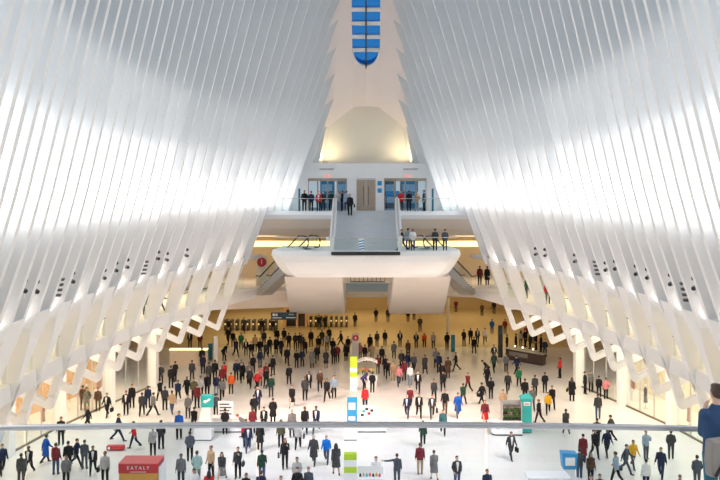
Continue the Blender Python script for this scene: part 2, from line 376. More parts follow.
# entrance doors: bronze header, mullions, glass
for (xa, xb, nm) in ((-5.2, -1.7, 'left'), (1.62, 5.4, 'right')):
    r = empty('door_1' if nm == 'left' else 'door_2', (xa, FY+.2, 14.6), label=f'bank of glass street doors, {nm} of the lifts', cat='door', **ST)
    w = xb-xa
    MB().box(0, w, -.1, .1, 2.65, 2.9).build('header', bronze, r)
    for q in range(5):
        x = w*q/4; MB().box(max(0, x-.06), min(w, x+.06), -.06, .06, 0, 2.7).build('mullion', bronze, r)
    MB().box(0.02, w-.02, -.01, .01, 0, 2.7).build('pane', clear, r)
    for q in range(4):
        x = w*(q+.5)/4; MB().box(x-.35, x+.35, -.07, -.04, 1.0, 1.06).build('push_bar', steel, r)
r = empty('lift_door', (0, FY+.1, 14.6), label='pair of bronze lift doors between the street doors', cat='lift door')
for x in (-.43, .43): MB().box(x-.42, x+.42, -.05, .05, 0, 2.75).build('leaf', bronze, r, bevel=.01)
MB().prism_y([(-.9, 0), (-.86, 0), (-.86, 2.77), (.86, 2.77), (.86, 0), (.9, 0), (.9, 2.98), (-.9, 2.98)], -.08, .06).build('frame', steel, r)
for x in (-.22, .22): MB().box(x-.02, x+.02, -.075, -.05, .5, 2.2).build('inlay', darkm, r)
r = empty('lift_sign', (1.22, FY-.03, 16.6), label='two blue square signs on the white pier right of the lift', cat='sign')
for z in (.45, -.2): MB().box(-.19, .19, -.02, .02, z-.2, z+.2).build('panel', blue, r)
# the street seen through the doors
MB().box(-9, 9, 73.4, 96, 14.2, 14.5).build('pavement', mat('street_paving', (.35, .36, .38), .8, noise=.1), label='grey street pavement outside the entrance doors', cat='pavement', **ST)
sb = mat('street_facade_blue', (.10, .30, .48), .4, noise=.2, nscale=.7)
for x, w, h, mm_, lb in ((-4.4, 1.5, 4.5, sb, 'blue glazed street building far behind the left doors'), (-2.5, 1.6, 5.5, mat('street_facade_grey', (.30, .34, .40), .5, noise=.2), 'grey street building behind the left doors'), (2.7, 1.3, 5, mat('street_facade_dark', (.16, .19, .24), .5, noise=.2), 'dark street building behind the right doors'), (4.9, 1.9, 4.2, sb, 'blue glazed street building behind the right doors')):
    r = empty('building', (x, 90, 14.5), label=lb, cat='building')
    MB().box(-w/2, w/2, 0, 3, 0, h).build('wall', mm_, r)
    for iz in range(3):
        MB().box(-w/2+.15, w/2-.15, -.05, 0, .6+iz*1.3, 1.4+iz*1.3).build('window', mat('street_window', (.45, .68, .85), .2, noise=.1), r)
r = empty('awning', (2.6, 78, 16.4), label='light blue street awning seen through the right doors', cat='awning')
MB().prism_x([(0, 0), (-.9, -.45), (-.9, -.55), (0, -.5)], -.65, .65).build('cover', blue, r)
for x in (-.6, .6): MB().box(x-.03, x+.03, -.06, 0, -1.9, 0).build('post', darkm, r)

# ---- far upper platform with hull soffit, stairs, landing
m = MB()
rows = []
m.loft([[(x, 68, 14.6), (x, 67.85, 14.3), (x, 68, 13.95), (x, 74, 13.95), (x, 74, 14.6)] for x in (-9.6, -2.85)])
m.loft([[(x, 68, 14.6), (x, 67.85, 14.3), (x, 68, 13.95), (x, 74, 13.95), (x, 74, 14.6)] for x in (2.85, 9.6)])
m.box(-2.62, 2.62, 68, 74, 14.2, 14.6)
m.build('floor_upper_platform', white, label='white upper platform slab at the far entrance', cat='platform', **ST)
for s in (-1, 1):
    MB().loft([[(s*x, 68.25, 13.95), (s*x, 68.9, 13.1), (s*x, 70.2, 12.45), (s*x, 80, 12.45), (s*x, 80, 13.95)] for x in (2.7, 11.5)]).build('trim_soffit_'+SIDE[s], beige,
        label=f'beige curved soffit under the upper platform, {SIDE[s]} of the stairs', cat='soffit', **ST)
NS = 18
r = empty('stairs', (0, 62, 11.7), label='broad pale stairs from the far landing to the upper platform', cat='stairs', kind='structure')
stone = mat('pale_blue_stone', (.66, .69, .72), .5, noise=.05, nscale=2)
m = MB(); poly = [(0, 0)]
for i in range(NS):
    poly += [(i*6/NS, (i+1)*2.9/NS), ((i+1)*6/NS, (i+1)*2.9/NS)]
poly += [(6, 2.4), (.7, -.2), (0, -.2)]
m.prism_x(poly, -2.5, 2.5).build('flight', stone, r)
m = MB()
for i in range(NS): m.box(-2.48, 2.48, i*6/NS-.004, i*6/NS+.045, (i+1)*2.9/NS-.03, (i+1)*2.9/NS+.004)
m.build('nosing', mat('stair_nosing', (.58, .61, .64), .5, noise=.05), r)
for s in (-1, 1):
    MB().prism_x([(-.4, -.3), (6.1, 2.6), (6.1, 4.05), (5.6, 4.05), (-.5, 1.1), (-.5, -.3)], s*2.47, s*2.80).build('balustrade', white, r, bevel=.02)
    MB().tube([(s*2.63, -.5, 1.16), (s*2.63, 5.6, 4.1), (s*2.63, 6.1, 4.1)], .05).build('handrail', steel, r)
# landing hull
def hull(z):
    return {11.7: (7.35, 61.0), 11.35: (7.45, 60.85), 10.9: (7.2, 60.9), 10.4: (6.9, 61.1), 9.95: (6.55, 61.3), 9.65: (6.2, 61.6)}[z]
m = MB(); secs = []
for z in (11.7, 11.35, 10.9, 10.4, 9.95, 9.65):
    a, y0 = hull(z); c = .9
    secs.append([(-a+.3, 67.5, z), (-a, 63, z), (-a+.15, y0+c, z), (-a+c, y0+.12, z), (-a+2.2, y0, z), (a-2.2, y0, z), (a-c, y0+.12, z), (a-.15, y0+c, z), (a, 63, z), (a-.3, 67.5, z)])
m.loft(secs).build('floor_landing', white, bevel=.03, label='boat shaped white landing at the foot of the far stairs', cat='landing', **ST)
MB().box(-2.65, 2.6, 60.8, 60.98, 11.42, 11.68).build('trim_1', darkm, label='dark strip along the landing edge below the stairs', cat='trim', **ST)
for s, (xa, xb), (xc, xd) in ((-1, (-6.35, -1.85), (-7.3, -2.0)), (1, (2.15, 6.6), (2.2, 7.4))):
    MB().loft([[(xa, 61.9, 9.66), (xb, 61.9, 9.66), (xb, 72, 9.66), (xa, 72, 9.66)], [(xc, 76.2, 4.7), (xd, 76.2, 4.7), (xd, 84, 4.7), (xc, 84, 4.7)]]).build('pillar_'+SIDE[s], pierm, bevel=.08,
        label=f'massive tapered grey pier under the landing, {SIDE[s]} of the centre', cat='pier', **ST)
MB().box(-1.9, 2.2, 70, 70.5, 8.3, 9.7).build('beam', cream, label='cream recess wall between the two landing piers', cat='beam', **ST)
r = empty('gallery_grille', (.15, 69.95, 8.75), label='dark railing grille between the two landing piers', cat='railing')
for z in (-.35, .35): MB().box(-1.5, 1.5, -.03, .03, z-.03, z+.03).build('rail', darkm, r)
for q in range(9): MB().box(-1.5+q*.375-.02, -1.5+q*.375+.02, -.02, .02, -.35, .35).build('baluster', darkm, r)
# ---- far mezzanine behind the landing (gallery level), its fascia and back wall
for s in (-1, 1):
    zb = 5.75 if s < 0 else 6.75
    MB().loft([[(s*23, 69.0, 7.8), (s*23, 69.0, 7.45), (s*23, 71.0, zb), (s*23, 80, zb), (s*23, 80, 7.8)], [(s*14.5, 69.0, 7.8), (s*14.5, 69.0, 7.45), (s*14.5, 71.0, zb), (s*14.5, 80, zb), (s*14.5, 80, 7.8)],
               [(s*9.5, 70.6, 7.8), (s*9.5, 70.6, 7.45), (s*9.5, 72.4, zb), (s*9.5, 80, zb), (s*9.5, 80, 7.8)],
               [(s*4.4, 72.4, 7.8), (s*4.4, 72.4, 7.45), (s*4.4, 74.0, zb), (s*4.4, 80, zb), (s*4.4, 80, 7.8)]]).build('floor_mezzanine_'+SIDE[s], beige,
        label=f'curved beige walkway slab at the far end, {SIDE[s]} of the landing', cat='walkway', **ST)
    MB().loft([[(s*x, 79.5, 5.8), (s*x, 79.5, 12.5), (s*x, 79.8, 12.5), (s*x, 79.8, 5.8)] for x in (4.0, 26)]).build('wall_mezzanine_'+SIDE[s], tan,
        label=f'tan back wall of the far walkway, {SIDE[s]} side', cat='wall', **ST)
    MB().loft([[(s*x, 76.6, 11.05), (s*x, 76.5, 11.55), (s*x, 76.7, 11.6), (s*x, 76.8, 11.05)] for x in (3.2, 14.0)]).build('trim_cove_'+SIDE[s],
        mat('cove_light_strip', (.9, .8, .5), .5, emit=(1.0, .74, .30), estr=1.6), label=f'glowing yellow light cove under the platform, {SIDE[s]} side', cat='cove light', **ST)
    MB().box(min(s*3.0, s*20), max(s*3.0, s*20), 76.5, 79.6, 12.0, 12.45).build('ceiling_mezzanine_'+SIDE[s], cream, label=f'cream ceiling over the far walkway, {SIDE[s]} side', cat='ceiling', **ST)
    MB().box(min(s*16, s*34), max(s*16, s*34), 70, 70.3, 6.4, 13.2).build('wall_corner_'+SIDE[s], cream, label=f'cream return wall at the end of the {SIDE[s]} gallery', cat='wall', **ST)
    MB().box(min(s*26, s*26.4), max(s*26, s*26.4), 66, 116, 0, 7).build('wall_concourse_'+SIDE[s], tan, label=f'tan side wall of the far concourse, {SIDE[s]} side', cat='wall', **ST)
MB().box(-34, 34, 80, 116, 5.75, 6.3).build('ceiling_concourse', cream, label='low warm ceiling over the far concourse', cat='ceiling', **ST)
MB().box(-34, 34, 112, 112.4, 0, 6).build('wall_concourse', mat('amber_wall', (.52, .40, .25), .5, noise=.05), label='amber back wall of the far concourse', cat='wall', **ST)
# near end, behind the photographer
MB().box(-22, 22, -7.4, -7, 0, 34).build('wall_near', plaster, label='white wall behind the near balcony', cat='wall', **ST)
MB().prism_z([(-8.5, -6), (8.5, -6), (8.5, 9.5), (5.5, 10.95), (0, 11.3), (-5.5, 10.95), (-8.5, 9.5)], 11.2, 11.7).build('floor_balcony', plaster, label='near balcony floor behind the glass railing', cat='balcony', **ST)
MB().box(-9, 9, -7, -.8, 14.0, 14.45).build('floor_near_platform', plaster, label='near upper platform where the photographer stands', cat='platform', **ST)

# ================================================================== RAILINGS
def arcY(x): return 11.22 - .0078*(x+.4)**2
r = empty('balcony_railing', (0, 11.2, 11.7), label='glass balcony railing with grey handrail across the foreground', cat='railing')
xs = [-8+.5*i for i in range(33)]
MB().tube([(x, arcY(x)-11.2, 1.1) for x in xs], .023, 14).build('handrail', steel, r, smooth=True)
MB().loft([[(x, arcY(x)-11.2+dy, 1.1+dz) for dy, dz in ((-.014, -.06), (.014, -.06), (.014, -.025), (-.014, -.025))] for x in xs]).build('glass_clamp', steel, r)
for i in range(5):
    xa = -7.9+i*3.2; q = [xa+.0+3.16*j/6 for j in range(7)]
    MB().loft([[(x, arcY(x)-11.2+dy, z) for dy, z in ((-.012, .02), (.012, .02), (.012, 1.03), (-.012, 1.03))] for x in q]).build('glass_pane', rail_glass, r)
for s in (-1, 1):
    r = empty('gallery_railing', (0, 0, 7.8), label=f'glass railing along the {SIDE[s]} gallery edge', cat='railing')
    for k in range(21):
        Y = 65-3*k; q = [Y-2.6+.44*j for j in range(6)]
        MB().loft([[(s*(XI(y, 7.8)+.42+d), y, z) for d, z in ((0, .02), (.02, .02), (.02, 1.0), (0, 1.0))] for y in q]).build('glass_pane', soft_glass, r)
    MB().tube([(s*(XI(y, 7.8)+.43), y, 1.03) for y in frange(2, 65, 1.5)], .03, 8).build('handrail', darkm, r)
    r = empty('platform_railing', (0, 68.12, 14.6), label=f'glass railing on the upper platform, {SIDE[s]} of the stairs', cat='railing')
    for a, b_ in ((2.95, 4.4), (4.45, 6.3), (6.35, 8.7)):
        MB().box(min(s*a, s*b_), max(s*a, s*b_), -.012, .012, 0, 1.08).build('glass_pane', soft_glass, r)
    MB().tube([(s*2.92, 0, 1.1), (s*8.75, 0, 1.1)], .028, 8).build('handrail', steel, r)
    r = empty('glass_edge_post', (s*5.7, 68.45, 14.6), label=f'tall teal glass edge panel on the platform, {SIDE[s]} of the entrance', cat='panel')
    MB().box(-.07, .07, -.2, .2, 0, 1.95).build('panel', tealblue, r); MB().box(-.12, .12, -.22, .22, 0, .05).build('shoe', steel, r)
    # curved end guard of the mezzanine
    r = empty('walkway_railing', (0, 0, 7.8), label=f'low glass railing on the far walkway, {SIDE[s]} side', cat='railing')
    pts = [(s*15, 69.05), (s*12.8, 69.6), (s*10.7, 70.3)]
    MB().loft([[(x, y+d, z) for d, z in ((0, 0), (.02, 0), (.02, 1.0), (0, 1.0))] for x, y in pts]).build('glass_pane', soft_glass, r)
    MB().tube([(x, y, 1.03) for x, y in pts], .03, 8).build('handrail', steel, r)
r = empty('landing_railing', (0, 61.2, 11.7), label='glass railing along the front of the far landing', cat='railing')
for a, b_ in ((-7.0, -5.0), (-4.95, -2.6), (-2.55, -.02), (.02, 2.5), (2.55, 4.9), (4.95, 7.0)):
    MB().box(a, b_, -.012, .012, 0, 1.02).build('glass_pane', soft_glass, r)
MB().tube([(-7.0, 0, 1.05), (7.0, 0, 1.05)], .028, 8).build('handrail', steel, r)
r = empty('striped_sticker', (-.35, 61.17, 12.15), label='blue and white striped sticker on the landing glass', cat='sticker')
m = MB()
for q in range(4): m.prism_y([(-.2, -.36+q*.2), (.2, -.28+q*.2), (.2, -.18+q*.2), (-.2, -.26+q*.2)], -.01, -.002)
m.build('stripe', blue, r); MB().box(-.2, .2, -.004, .004, -.42, .5).build('backing', gloss_white, r)
# escalators from the landing down to the walkway
for s in (-1, 1):
    r = empty('escalator', (s*4.3, 63.2, 11.7), -s*R(32), label=f'escalator with black handrails on the {SIDE[s]} end of the landing', cat='escalator')
    MB().prism_x([(0, 0), (1.2, 0), (8.6, -3.9), (9.6, -3.9), (9.6, -4.5), (8.4, -4.5), (1.0, -.8), (0, -.6)], -.55, .55).build('truss', steel, r)
    m = MB()
    for q in range(18): m.box(-.48, .48, 1.2+q*.41, 1.2+(q+1)*.41, -.25-q*.216, -.02-q*.216)
    m.build('step', darkm, r)
    for x in (-.52, .52):
        loop = [(.5, .15)] + [(.0-.45*math.sin(a), .6-.45*math.cos(a)) for a in [math.pi*i/8 for i in range(9)]] + [(1.2, 1.05), (8.6, -2.85), (9.4, -2.85)]
        MB().tube([(x, y, z) for y, z in loop], .055, 8).build('handrail', rubber, r, smooth=True)
        MB().prism_x([(.0, .1), (0, 1.0), (1.2, 1.0), (8.6, -2.9), (8.6, -3.8), (1.2, .02)], x-.01, x+.01).build('glass_pane', clear, r)

# ================================================================== THINGS ON THE FLOOR
def lamp_pair(px_, label, ladder):
    s, Y, z = px_
    x = s*(XI(Y, z)+.26)
    if not ladder:
        r = empty('twin_spotlight', (x, Y, z), label=label, cat='spotlight', group='spotlights between the ribs')
        MB().box(-.04, .04, -.05, .05, -.45, .45).build('bracket', gloss_white, r)
        l = bpy.data.lights.new('spot_beam', 'SPOT'); l.energy = 3000 if Y > 42 else 1300; l.color = (1.0, .76, .63); l.spot_size = R(75); l.spot_blend = .9; l.shadow_soft_size = .12
        lo = bpy.data.objects.new('spot_beam', l); sc.collection.objects.link(lo); lo.parent = r; lo.location = (-s*.30, -.36, .25)
        lo.rotation_euler = (Vector((-s*11.5, 7, -z))).to_track_quat('-Z', 'Y').to_euler()
        for q, zz in ((0, .3), (1, -.12)):
            h = MB(); h.tube([(-s*.0, -.05, zz), (-s*.16, -.22, zz-.03)], .105, 12).build('lamp_head', darkm if q == 0 else mat('lamp_grey', (.3, .3, .31), .4, noise=.05), r)
            o = MB().tube([(-s*.16, -.22, zz-.03), (-s*.20, -.26, zz-.04)], .08, 12).build('lens', darkm, r)
    else:
        r = empty('louvre_light', (x, Y, z), label=label, cat='light', group='louvred lights between the ribs')
        for q in range(4):
            MB().prism_x([(-.10, q*.24-.42), (.04, q*.24-.38), (.04, q*.24-.30), (-.10, q*.24-.34)], -.15-q*s*.05, .15-q*s*.05).build('louvre', mat('lamp_charcoal', (.09, .09, .095), .4, noise=.05), r)
        MB().box(-.03, .03, .05, .09, -.45, .5).build('bracket', gloss_white, r)
SPOTS = [
 (1, 56.1, 11.99, 0),
 (-1, 54.6, 12.01, 0),
 (1, 54.6, 12.02, 0),
 (-1, 51.6, 11.97, 0),
 (-1, 50.1, 12.17, 0),
 (1, 50.1, 11.99, 0),
 (-1, 48.6, 11.59, 1),
 (1, 47.1, 11.71, 1),
 (1, 45.6, 11.88, 0),
 (-1, 45.6, 12.05, 0),
 (-1, 44.1, 12.0, 0),
 (1, 44.1, 12.09, 0),
 (-1, 42.6, 11.74, 0),
 (1, 41.1, 12.1, 0),
 (1, 39.6, 12.07, 0),
 (-1, 38.1, 12.04, 0),
 (-1, 36.6, 11.78, 1),
 (1, 36.6, 12.09, 0),
 (1, 35.1, 11.75, 1),
 (-1, 33.6, 12.11, 0),
 (1, 33.6, 12.25, 0),
 (-1, 32.1, 12.32, 0),
]
cnt = {}
for s, Y, z, lad in SPOTS:
    cnt[(s, lad)] = cnt.get((s, lad), 0)+1
    lamp_pair((s, Y, z), (f'black louvred light stack between {SIDE[s]} ribs, {ORD[cnt[(s, lad)]]} from the far end' if lad else f'twin spotlight mounted between {SIDE[s]} ribs, {ORD[cnt[(s, lad)]]} from the far end'), lad)

# kiosk with the teal sign
r = empty('kiosk_podium', (-10.65, 52.5, 0), label='white podium kiosk topped by a teal sign, left of centre', cat='kiosk')
MB().box(-.58, .58, -.45, .45, .06, 1.05).build('body', gloss_white, r, bevel=.03)
MB().box(-.55, .55, -.42, .42, 0, .06).build('plinth', darkm, r)
MB().prism_y([(-.3, 1.05), (.5, 1.05), (.42, 2.1), (-.1, 2.1)], -.25, .25).build('upstand', gloss_white, r, bevel=.02)
g = MB().box(-.15, .62, -.2, .2, 2.1, 2.9).build('sign_box', teal, r, bevel=.03)
MB().prism_y([(.0, 2.5), (.12, 2.38), (.5, 2.62), (.42, 2.72), (.2, 2.56), (.1, 2.6)], -.225, -.205).build('logo', gloss_white, g)
r = empty('service_counter', (-9.4, 54.2, 0), label='long white counter with a menu board beside the teal kiosk', cat='counter')
MB().box(-1.05, 1.05, -.35, .35, .08, .95).build('body', gloss_white, r, bevel=.02); MB().box(-1.0, 1.0, -.3, .3, 0, .08).build('plinth', darkm, r)
MB().box(-1.1, 1.1, -.4, .4, .95, 1.0).build('worktop', gloss_white, r)
b_ = MB().box(-.62, .42, -.06, .0, 1.0, 2.05).build('menu_board', gloss_white, r)
m = MB()
for q in range(4): m.box(-.5, .3-.15*(q % 2), -.075, -.062, 1.15+q*.22, 1.22+q*.22)
m.build('text_bar', darkm, b_)
# blue sign kiosk in the centre
r = empty('kiosk_podium', (-1.0, 52.5, 0), label='white podium with a bright blue and white sign in the middle of the floor', cat='kiosk')
MB().box(-.45, .42, -.4, .4, .05, 1.0).build('body', gloss_white, r, bevel=.03); MB().box(-.42, .39, -.37, .37, 0, .05).build('plinth', darkm, r)
g = MB().box(-.24, .42, -.12, .12, 1.0, 2.72).build('sign_box', blue, r, bevel=.02)
MB().box(-.14, .3, -.135, -.121, 1.95, 2.4).build('panel', gloss_white, g); MB().box(-.14, .3, -.135, -.121, 1.25, 1.5).build('panel', gloss_white, g)
r = empty('service_counter', (.4, 54.2, 0), label='long white counter with a display board right of the blue sign', cat='counter')
MB().box(-1.0, 1.0, -.35, .35, .08, .9).build('body', gloss_white, r, bevel=.02); MB().box(-.95, .95, -.3, .3, 0, .08).build('plinth', darkm, r)
b_ = MB().box(-.85, .3, .0, .08, .9, 1.75).build('display_board', gloss_white, r)
for x, z, c in ((-.55, 1.35, teal), (-.2, 1.2, red), (-.35, 1.5, darkm), (.0, 1.4, darkm), (-.65, 1.1, darkm)): MB().box(x-.1, x+.1, -.02, -.001, z-.08, z+.08).build('picture', c, b_)
# flower stall with lime post
flower = {n_: mat('flower_'+n_, c, .6, noise=.15, nscale=14) for n_, c in (('yellow', (.78, .52, .03)), ('orange', (.75, .22, .03)), ('pink', (.75, .22, .35)), ('white', (.8, .8, .76)), ('leaf', (.10, .26, .04)))}
def bouquet(parent, x, y, z, c, rr=.16):
    f = MB(); rnd = random.Random(int((x*7+y*3+z)*100))
    for i in range(9): f.ball((x+rnd.uniform(-rr, rr), y+rnd.uniform(-rr, rr)*.6, z+rnd.uniform(0, rr)), rr*.33, n=6, m=4)
    o = f.build('bouquet', flower[c], parent)
    l = MB()
    for i in range(7):
        a = rnd.uniform(0, 6.28); l.tube([(x, y, z-.3), (x+rr*.7*math.cos(a), y+rr*.5*math.sin(a), z)], .02, 5)
    l.build('stem', flower['leaf'], o)
r = empty('lime_post', (-1.0, 65.6, 0), label='lime and white banded post beside the flower stall', cat='post')
for z0, z1, mm_ in ((0, 1.1, gloss_white), (1.1, 1.5, lime), (1.5, 1.85, gloss_white), (1.85, 2.75, lime)): MB().box(-.3, .27, -.15, .15, z0, z1).build('band', mm_, r)
r = empty('flower_stall', (.15, 67.0, 0), label='white flower stall under a curved awning with coloured bouquets', cat='stall')
MB().prism_y([(-.95, 0), (.7, 0), (.8, .9), (-1.0, .9)], -.4, .4).build('counter', gloss_white, r, bevel=.02)
MB().loft([[(-1.0+1.8*q/8, y_, 2.0+.28*math.sin(math.pi*q/8)+d) for d in (0,) for y_ in (-.6, .5)] + [(-1.0+1.8*q/8, y_, 2.06+.28*math.sin(math.pi*q/8)) for y_ in (.5, -.6)] for q in range(9)]).build('awning', gloss_white, r)
for x in (-.9, .7): MB().tube([(x, .35, .9), (x, .35, 2.05)], .03, 8).build('post', steel, r)
for i, (x, c) in enumerate(((-.8, 'yellow'), (-.45, 'yellow'), (-.1, 'orange'), (.2, 'white'), (.5, 'yellow'), (-.25, 'pink'))): bouquet(r, x, -.1+.25*(i == 5), 1.3, c)
r = empty('information_pylon', (-1.05, 76.8, 0), label='slim grey pylon with a round red sign, behind the flower stall', cat='sign')
MB().box(-.3, .35, -.12, .12, 0, 2.7).build('panel', mat('pylon_grey', (.55, .54, .53), .5, noise=.04), r, bevel=.02)
d_ = MB().loft([[(.05+.29*math.cos(a), y_, 2.3+.29*math.sin(a)) for a in [2*math.pi*i/24 for i in range(24)]] for y_ in (-.15, -.12)]).build('red_disc', red, r)
MB().box(-.1, .2, -.165, -.151, 2.27, 2.33).build('cross_bar', gloss_white, d_); MB().box(.02, .08, -.165, -.151, 2.15, 2.45).build('cross_bar', gloss_white, d_)
# teal pillar and flower rack on a rounded counter
r = empty('teal_pillar', (10.8, 54.0, 0), label='tall teal pillar with a pointed cap beside the flower rack', cat='pillar')
MB().box(-.34, .34, -.3, .3, .05, 2.3).build('shaft', teal, r, bevel=.02); MB().box(-.3, .3, -.27, .27, 0, .05).build('plinth', darkm, r)
MB().loft([[(-.42, -.36, 2.3), (.42, -.36, 2.3), (.42, .36, 2.3), (-.42, .36, 2.3)], [(-.36, -.3, 2.42), (.36, -.3, 2.42), (.36, .3, 2.42), (-.36, .3, 2.42)], [(.12, -.04, 2.62), (.2, -.04, 2.62), (.2, .04, 2.62), (.12, .04, 2.62)]]).build('cap', teal, r)
lb = MB().box(-.22, .22, -.32, -.301, 1.86, 2.1).build('label_plate', gloss_white, r); MB().box(-.15, .15, -.33, -.321, 1.95, 2.0).build('text_bar', darkm, lb)
r = empty('rounded_counter', (9.4, 53.6, 0), label='low white counter with rounded end under the flower rack', cat='counter')
pl = [(1.0, -.45), (1.0, .45), (-.7, .45), (-.9, .38), (-1.0, .2), (-1.0, -.2), (-.9, -.38), (-.7, -.45)]
MB().prism_z(pl, .09, .92).build('body', gloss_white, r, bevel=.02); MB().prism_z([(x*.99, y*.99) for x, y in pl], 0, .09).build('plinth', darkm, r)
r = empty('flower_rack', (9.75, 53.7, .92), label='grey metal rack of small flowers left of the teal pillar', cat='rack')
for x in (-.64, .64): MB().box(x-.03, x+.03, -.3, .3, 0, 1.25).build('side_panel', steel, r)
MB().box(-.64, .64, .24, .28, 0, 1.25).build('back_panel', steel, r)
for q in range(3): MB().box(-.62, .62, -.28, .26, .06+.38*q, .09+.38*q).build('shelf', darkm, r)
for q in range(2):
    for i in range(5): bouquet(r, -.48+.24*i, -.1, .38+.38*q, ['leaf', 'pink', 'white', 'leaf', 'yellow'][(i+2*q) % 5], .11)
# near right white counter and blue box sign
r = empty('curved_counter', (9.9, 42.0, 0), label='white curved counter at the bottom edge, right of centre', cat='counter')
MB().prism_z([(-1.45, -.5), (.7, -.5), (.7, .5), (-1.45, .5)], 0, 1.25).build('body', gloss_white, r, bevel=.04)
MB().box(-1.5, .72, -.56, .56, 1.25, 1.32).build('worktop', gloss_white, r)
MB().lathe([(.02, .0), (.6, 0), (.66, .9), (.62, 1.15), (.02, 1.2)], 1.0, -.5, 24).build('drum', gloss_white, r, smooth=True)
r = empty('blue_box_sign', (11.0, 43.4, 0), label='bright blue box sign with white panel behind the curved counter', cat='sign')
MB().box(-.3, .3, -.2, .2, 0, 1.2).build('post', gloss_white, r)
g = MB().prism_y([(-.36, 1.2), (.36, 1.2), (.42, 2.05), (-.45, 2.1)], -.3, .3).build('box', blue, r, bevel=.04); MB().box(-.26, .26, -.33, -.301, 1.42, 1.85).build('panel', gloss_white, g)
# near centre lime banded stand and display counter
r = empty('lime_stand', (-.83, 42.5, 0), label='lime and white banded stand at the bottom edge, centre', cat='stand')
for z0, z1, mm_ in ((0, 1.3, gloss_white), (1.3, 1.62, lime), (1.62, 1.98, gloss_white), (1.98, 2.3, lime)): MB().box(-.34, .34, -.2, .2, z0, z1).build('band', mm_, r)
r = empty('display_counter', (.25, 42.1, 0), label='white display counter with small goods at the bottom edge, centre', cat='counter')
MB().box(-.7, .65, -.4, .4, 0, 1.2).build('body', gloss_white, r, bevel=.03); MB().box(-.7, .65, .3, .36, 1.2, 1.62).build('back_board', gloss_white, r)
for i in range(7): MB().lathe([(.01, 1.2), (.06, 1.2), (.06, 1.3), (.03, 1.36), (.01, 1.38)], -.55+.17*i, -.05+.1*(i % 2), 10).build('jar', [darkm, ochre, teal, pinkred, darkm, ochre, red][i], r)
# red lettered kiosk, bottom left
r = empty('red_kiosk', (-11.95, 42.6, 0), label='red topped kiosk with white lettering over an ochre front', cat='kiosk')
MB().box(-1.02, 1.02, -.62, .62, 0, 1.4).build('body', ochre, r, bevel=.02)
g = MB().box(-1.04, 1.04, -.64, .64, 1.4, 1.88).build('fascia', red, r)
MB().box(-1.04, 1.04, -.64, .64, 1.88, 1.92).build('roof', pinkred, r)
text('lettering', 'E A T A L Y', .24, (0, -.655, 1.68), (R(90), 0, 0), signtext, g)
MB().box(-.42, .42, -.66, -.645, 1.46, 1.485).build('underline', signtext, g)
MB().box(1.06, 1.12, -.6, .6, .2, 1.7).build('side_panel', gloss_white, r)
r = empty('red_bench', (-15.7, 50.2, 0), label='low red block with a white dot on the pale floor, left', cat='bench')
b_ = MB().box(-.54, .54, -.18, .18, .04, .3).build('body', red, r, bevel=.03); MB().box(-.5, .5, -.15, .15, 0, .04).build('plinth', darkm, r)
MB().loft([[(-.38+.08*math.cos(a), y_, .17+.08*math.sin(a)) for a in [2*math.pi*i/14 for i in range(14)]] for y_ in (-.195, -.181)]).build('white_dot', gloss_white, b_)
MB().box(-.2, .4, -.19, -.181, .15, .19).build('text_bar', pinkred, b_)
# bar counter on the right, dark pylon
wood = mat('dark_walnut', (.065, .04, .03), .4, noise=.2, nscale=5)
r = empty('bar_counter', (15.25, 76.6, 0), R(-47), label='dark bar counter with pale top edge on the right of the concourse', cat='bar')
MB().prism_z([(-2.1, -.3), (2.1, -.3), (2.1, .35), (-2.1, .35)], .08, 1.05).build('front', wood, r, bevel=.02); MB().box(-2.05, 2.05, -.26, .3, 0, .08).build('plinth', darkm, r)
MB().box(-2.2, 2.2, -.4, .4, 1.05, 1.11).build('worktop', mat('grey_stone_top', (.42, .40, .38), .3, noise=.1), r)
MB().box(-1.7, .5, -.315, -.301, .45, .85).build('front_panel', mat('bar_panel_grey', (.22, .21, .19), .4, noise=.2), r)
for i, x in enumerate((-1.2, -.3, .9)):
    k_ = empty('bar_lamp', (15.25+x*math.cos(R(-47)), 76.6+x*math.sin(R(-47)), 1.11), label=f'small glowing lamp on the dark bar counter, {ORD[i+1]} from the far end', cat='lamp', group='lamps on the bar counter')
    MB().lathe([(.01, 0), (.07, 0), (.07, .02), (.015, .03), (.015, .2), (.01, .2)], n=10).build('stand', darkm, k_)
    MB().lathe([(.01, .18), (.09, .18), (.06, .32), (.01, .32)], n=12).build('lamp_shade', mat('warm_lamp_shade', (.9, .8, .6), .5, emit=(1, .8, .5), estr=3), k_)
r = empty('dark_pylon', (13.2, 78.6, 0), label='tall dark grey pylon left of the bar counter', cat='pylon')
MB().box(-.22, .22, -.12, .12, .05, 3.2).build('panel', darkm, r); MB().box(-.28, .28, -.2, .2, 0, .05).build('foot', steel, r); MB().box(-.15, .15, -.135, -.121, 2.3, 2.9).build('screen', signdark, r)
for (x, Y, h, mm_, nm, lb) in ((8.86, 81.5, 1.75, tealblue, 'blue_pylon', 'slim teal blue pylon standing right of the central crowd'), (-15.1, 77.6, 1.6, tealblue, 'blue_pylon', 'slim teal blue pylon beside the white pylon at left'), (-14.4, 76.7, 2.45, gloss_white, 'white_pylon', 'tall plain white pylon at the end of the tan counter'), (-15.5, 82.0, 1.4, mat('sage_panel', (.22, .32, .26), .5, noise=.05), 'green_panel', 'pale green freestanding panel behind the tan counter')):
    r = empty(nm, (x, Y, 0), label=lb, cat='pylon')
    MB().box(-.2, .2, -.1, .1, .04, h).build('panel', mm_, r, bevel=.015); MB().box(-.26, .26, -.16, .16, 0, .04).build('foot', steel, r)
r = empty('lit_counter', (-16.7, 75.4, 0), label='tan counter with a glowing top edge under the far left brackets', cat='counter')
MB().box(-1.75, 1.75, -.3, .3, 0, 1.42).build('body', tan, r, bevel=.02)
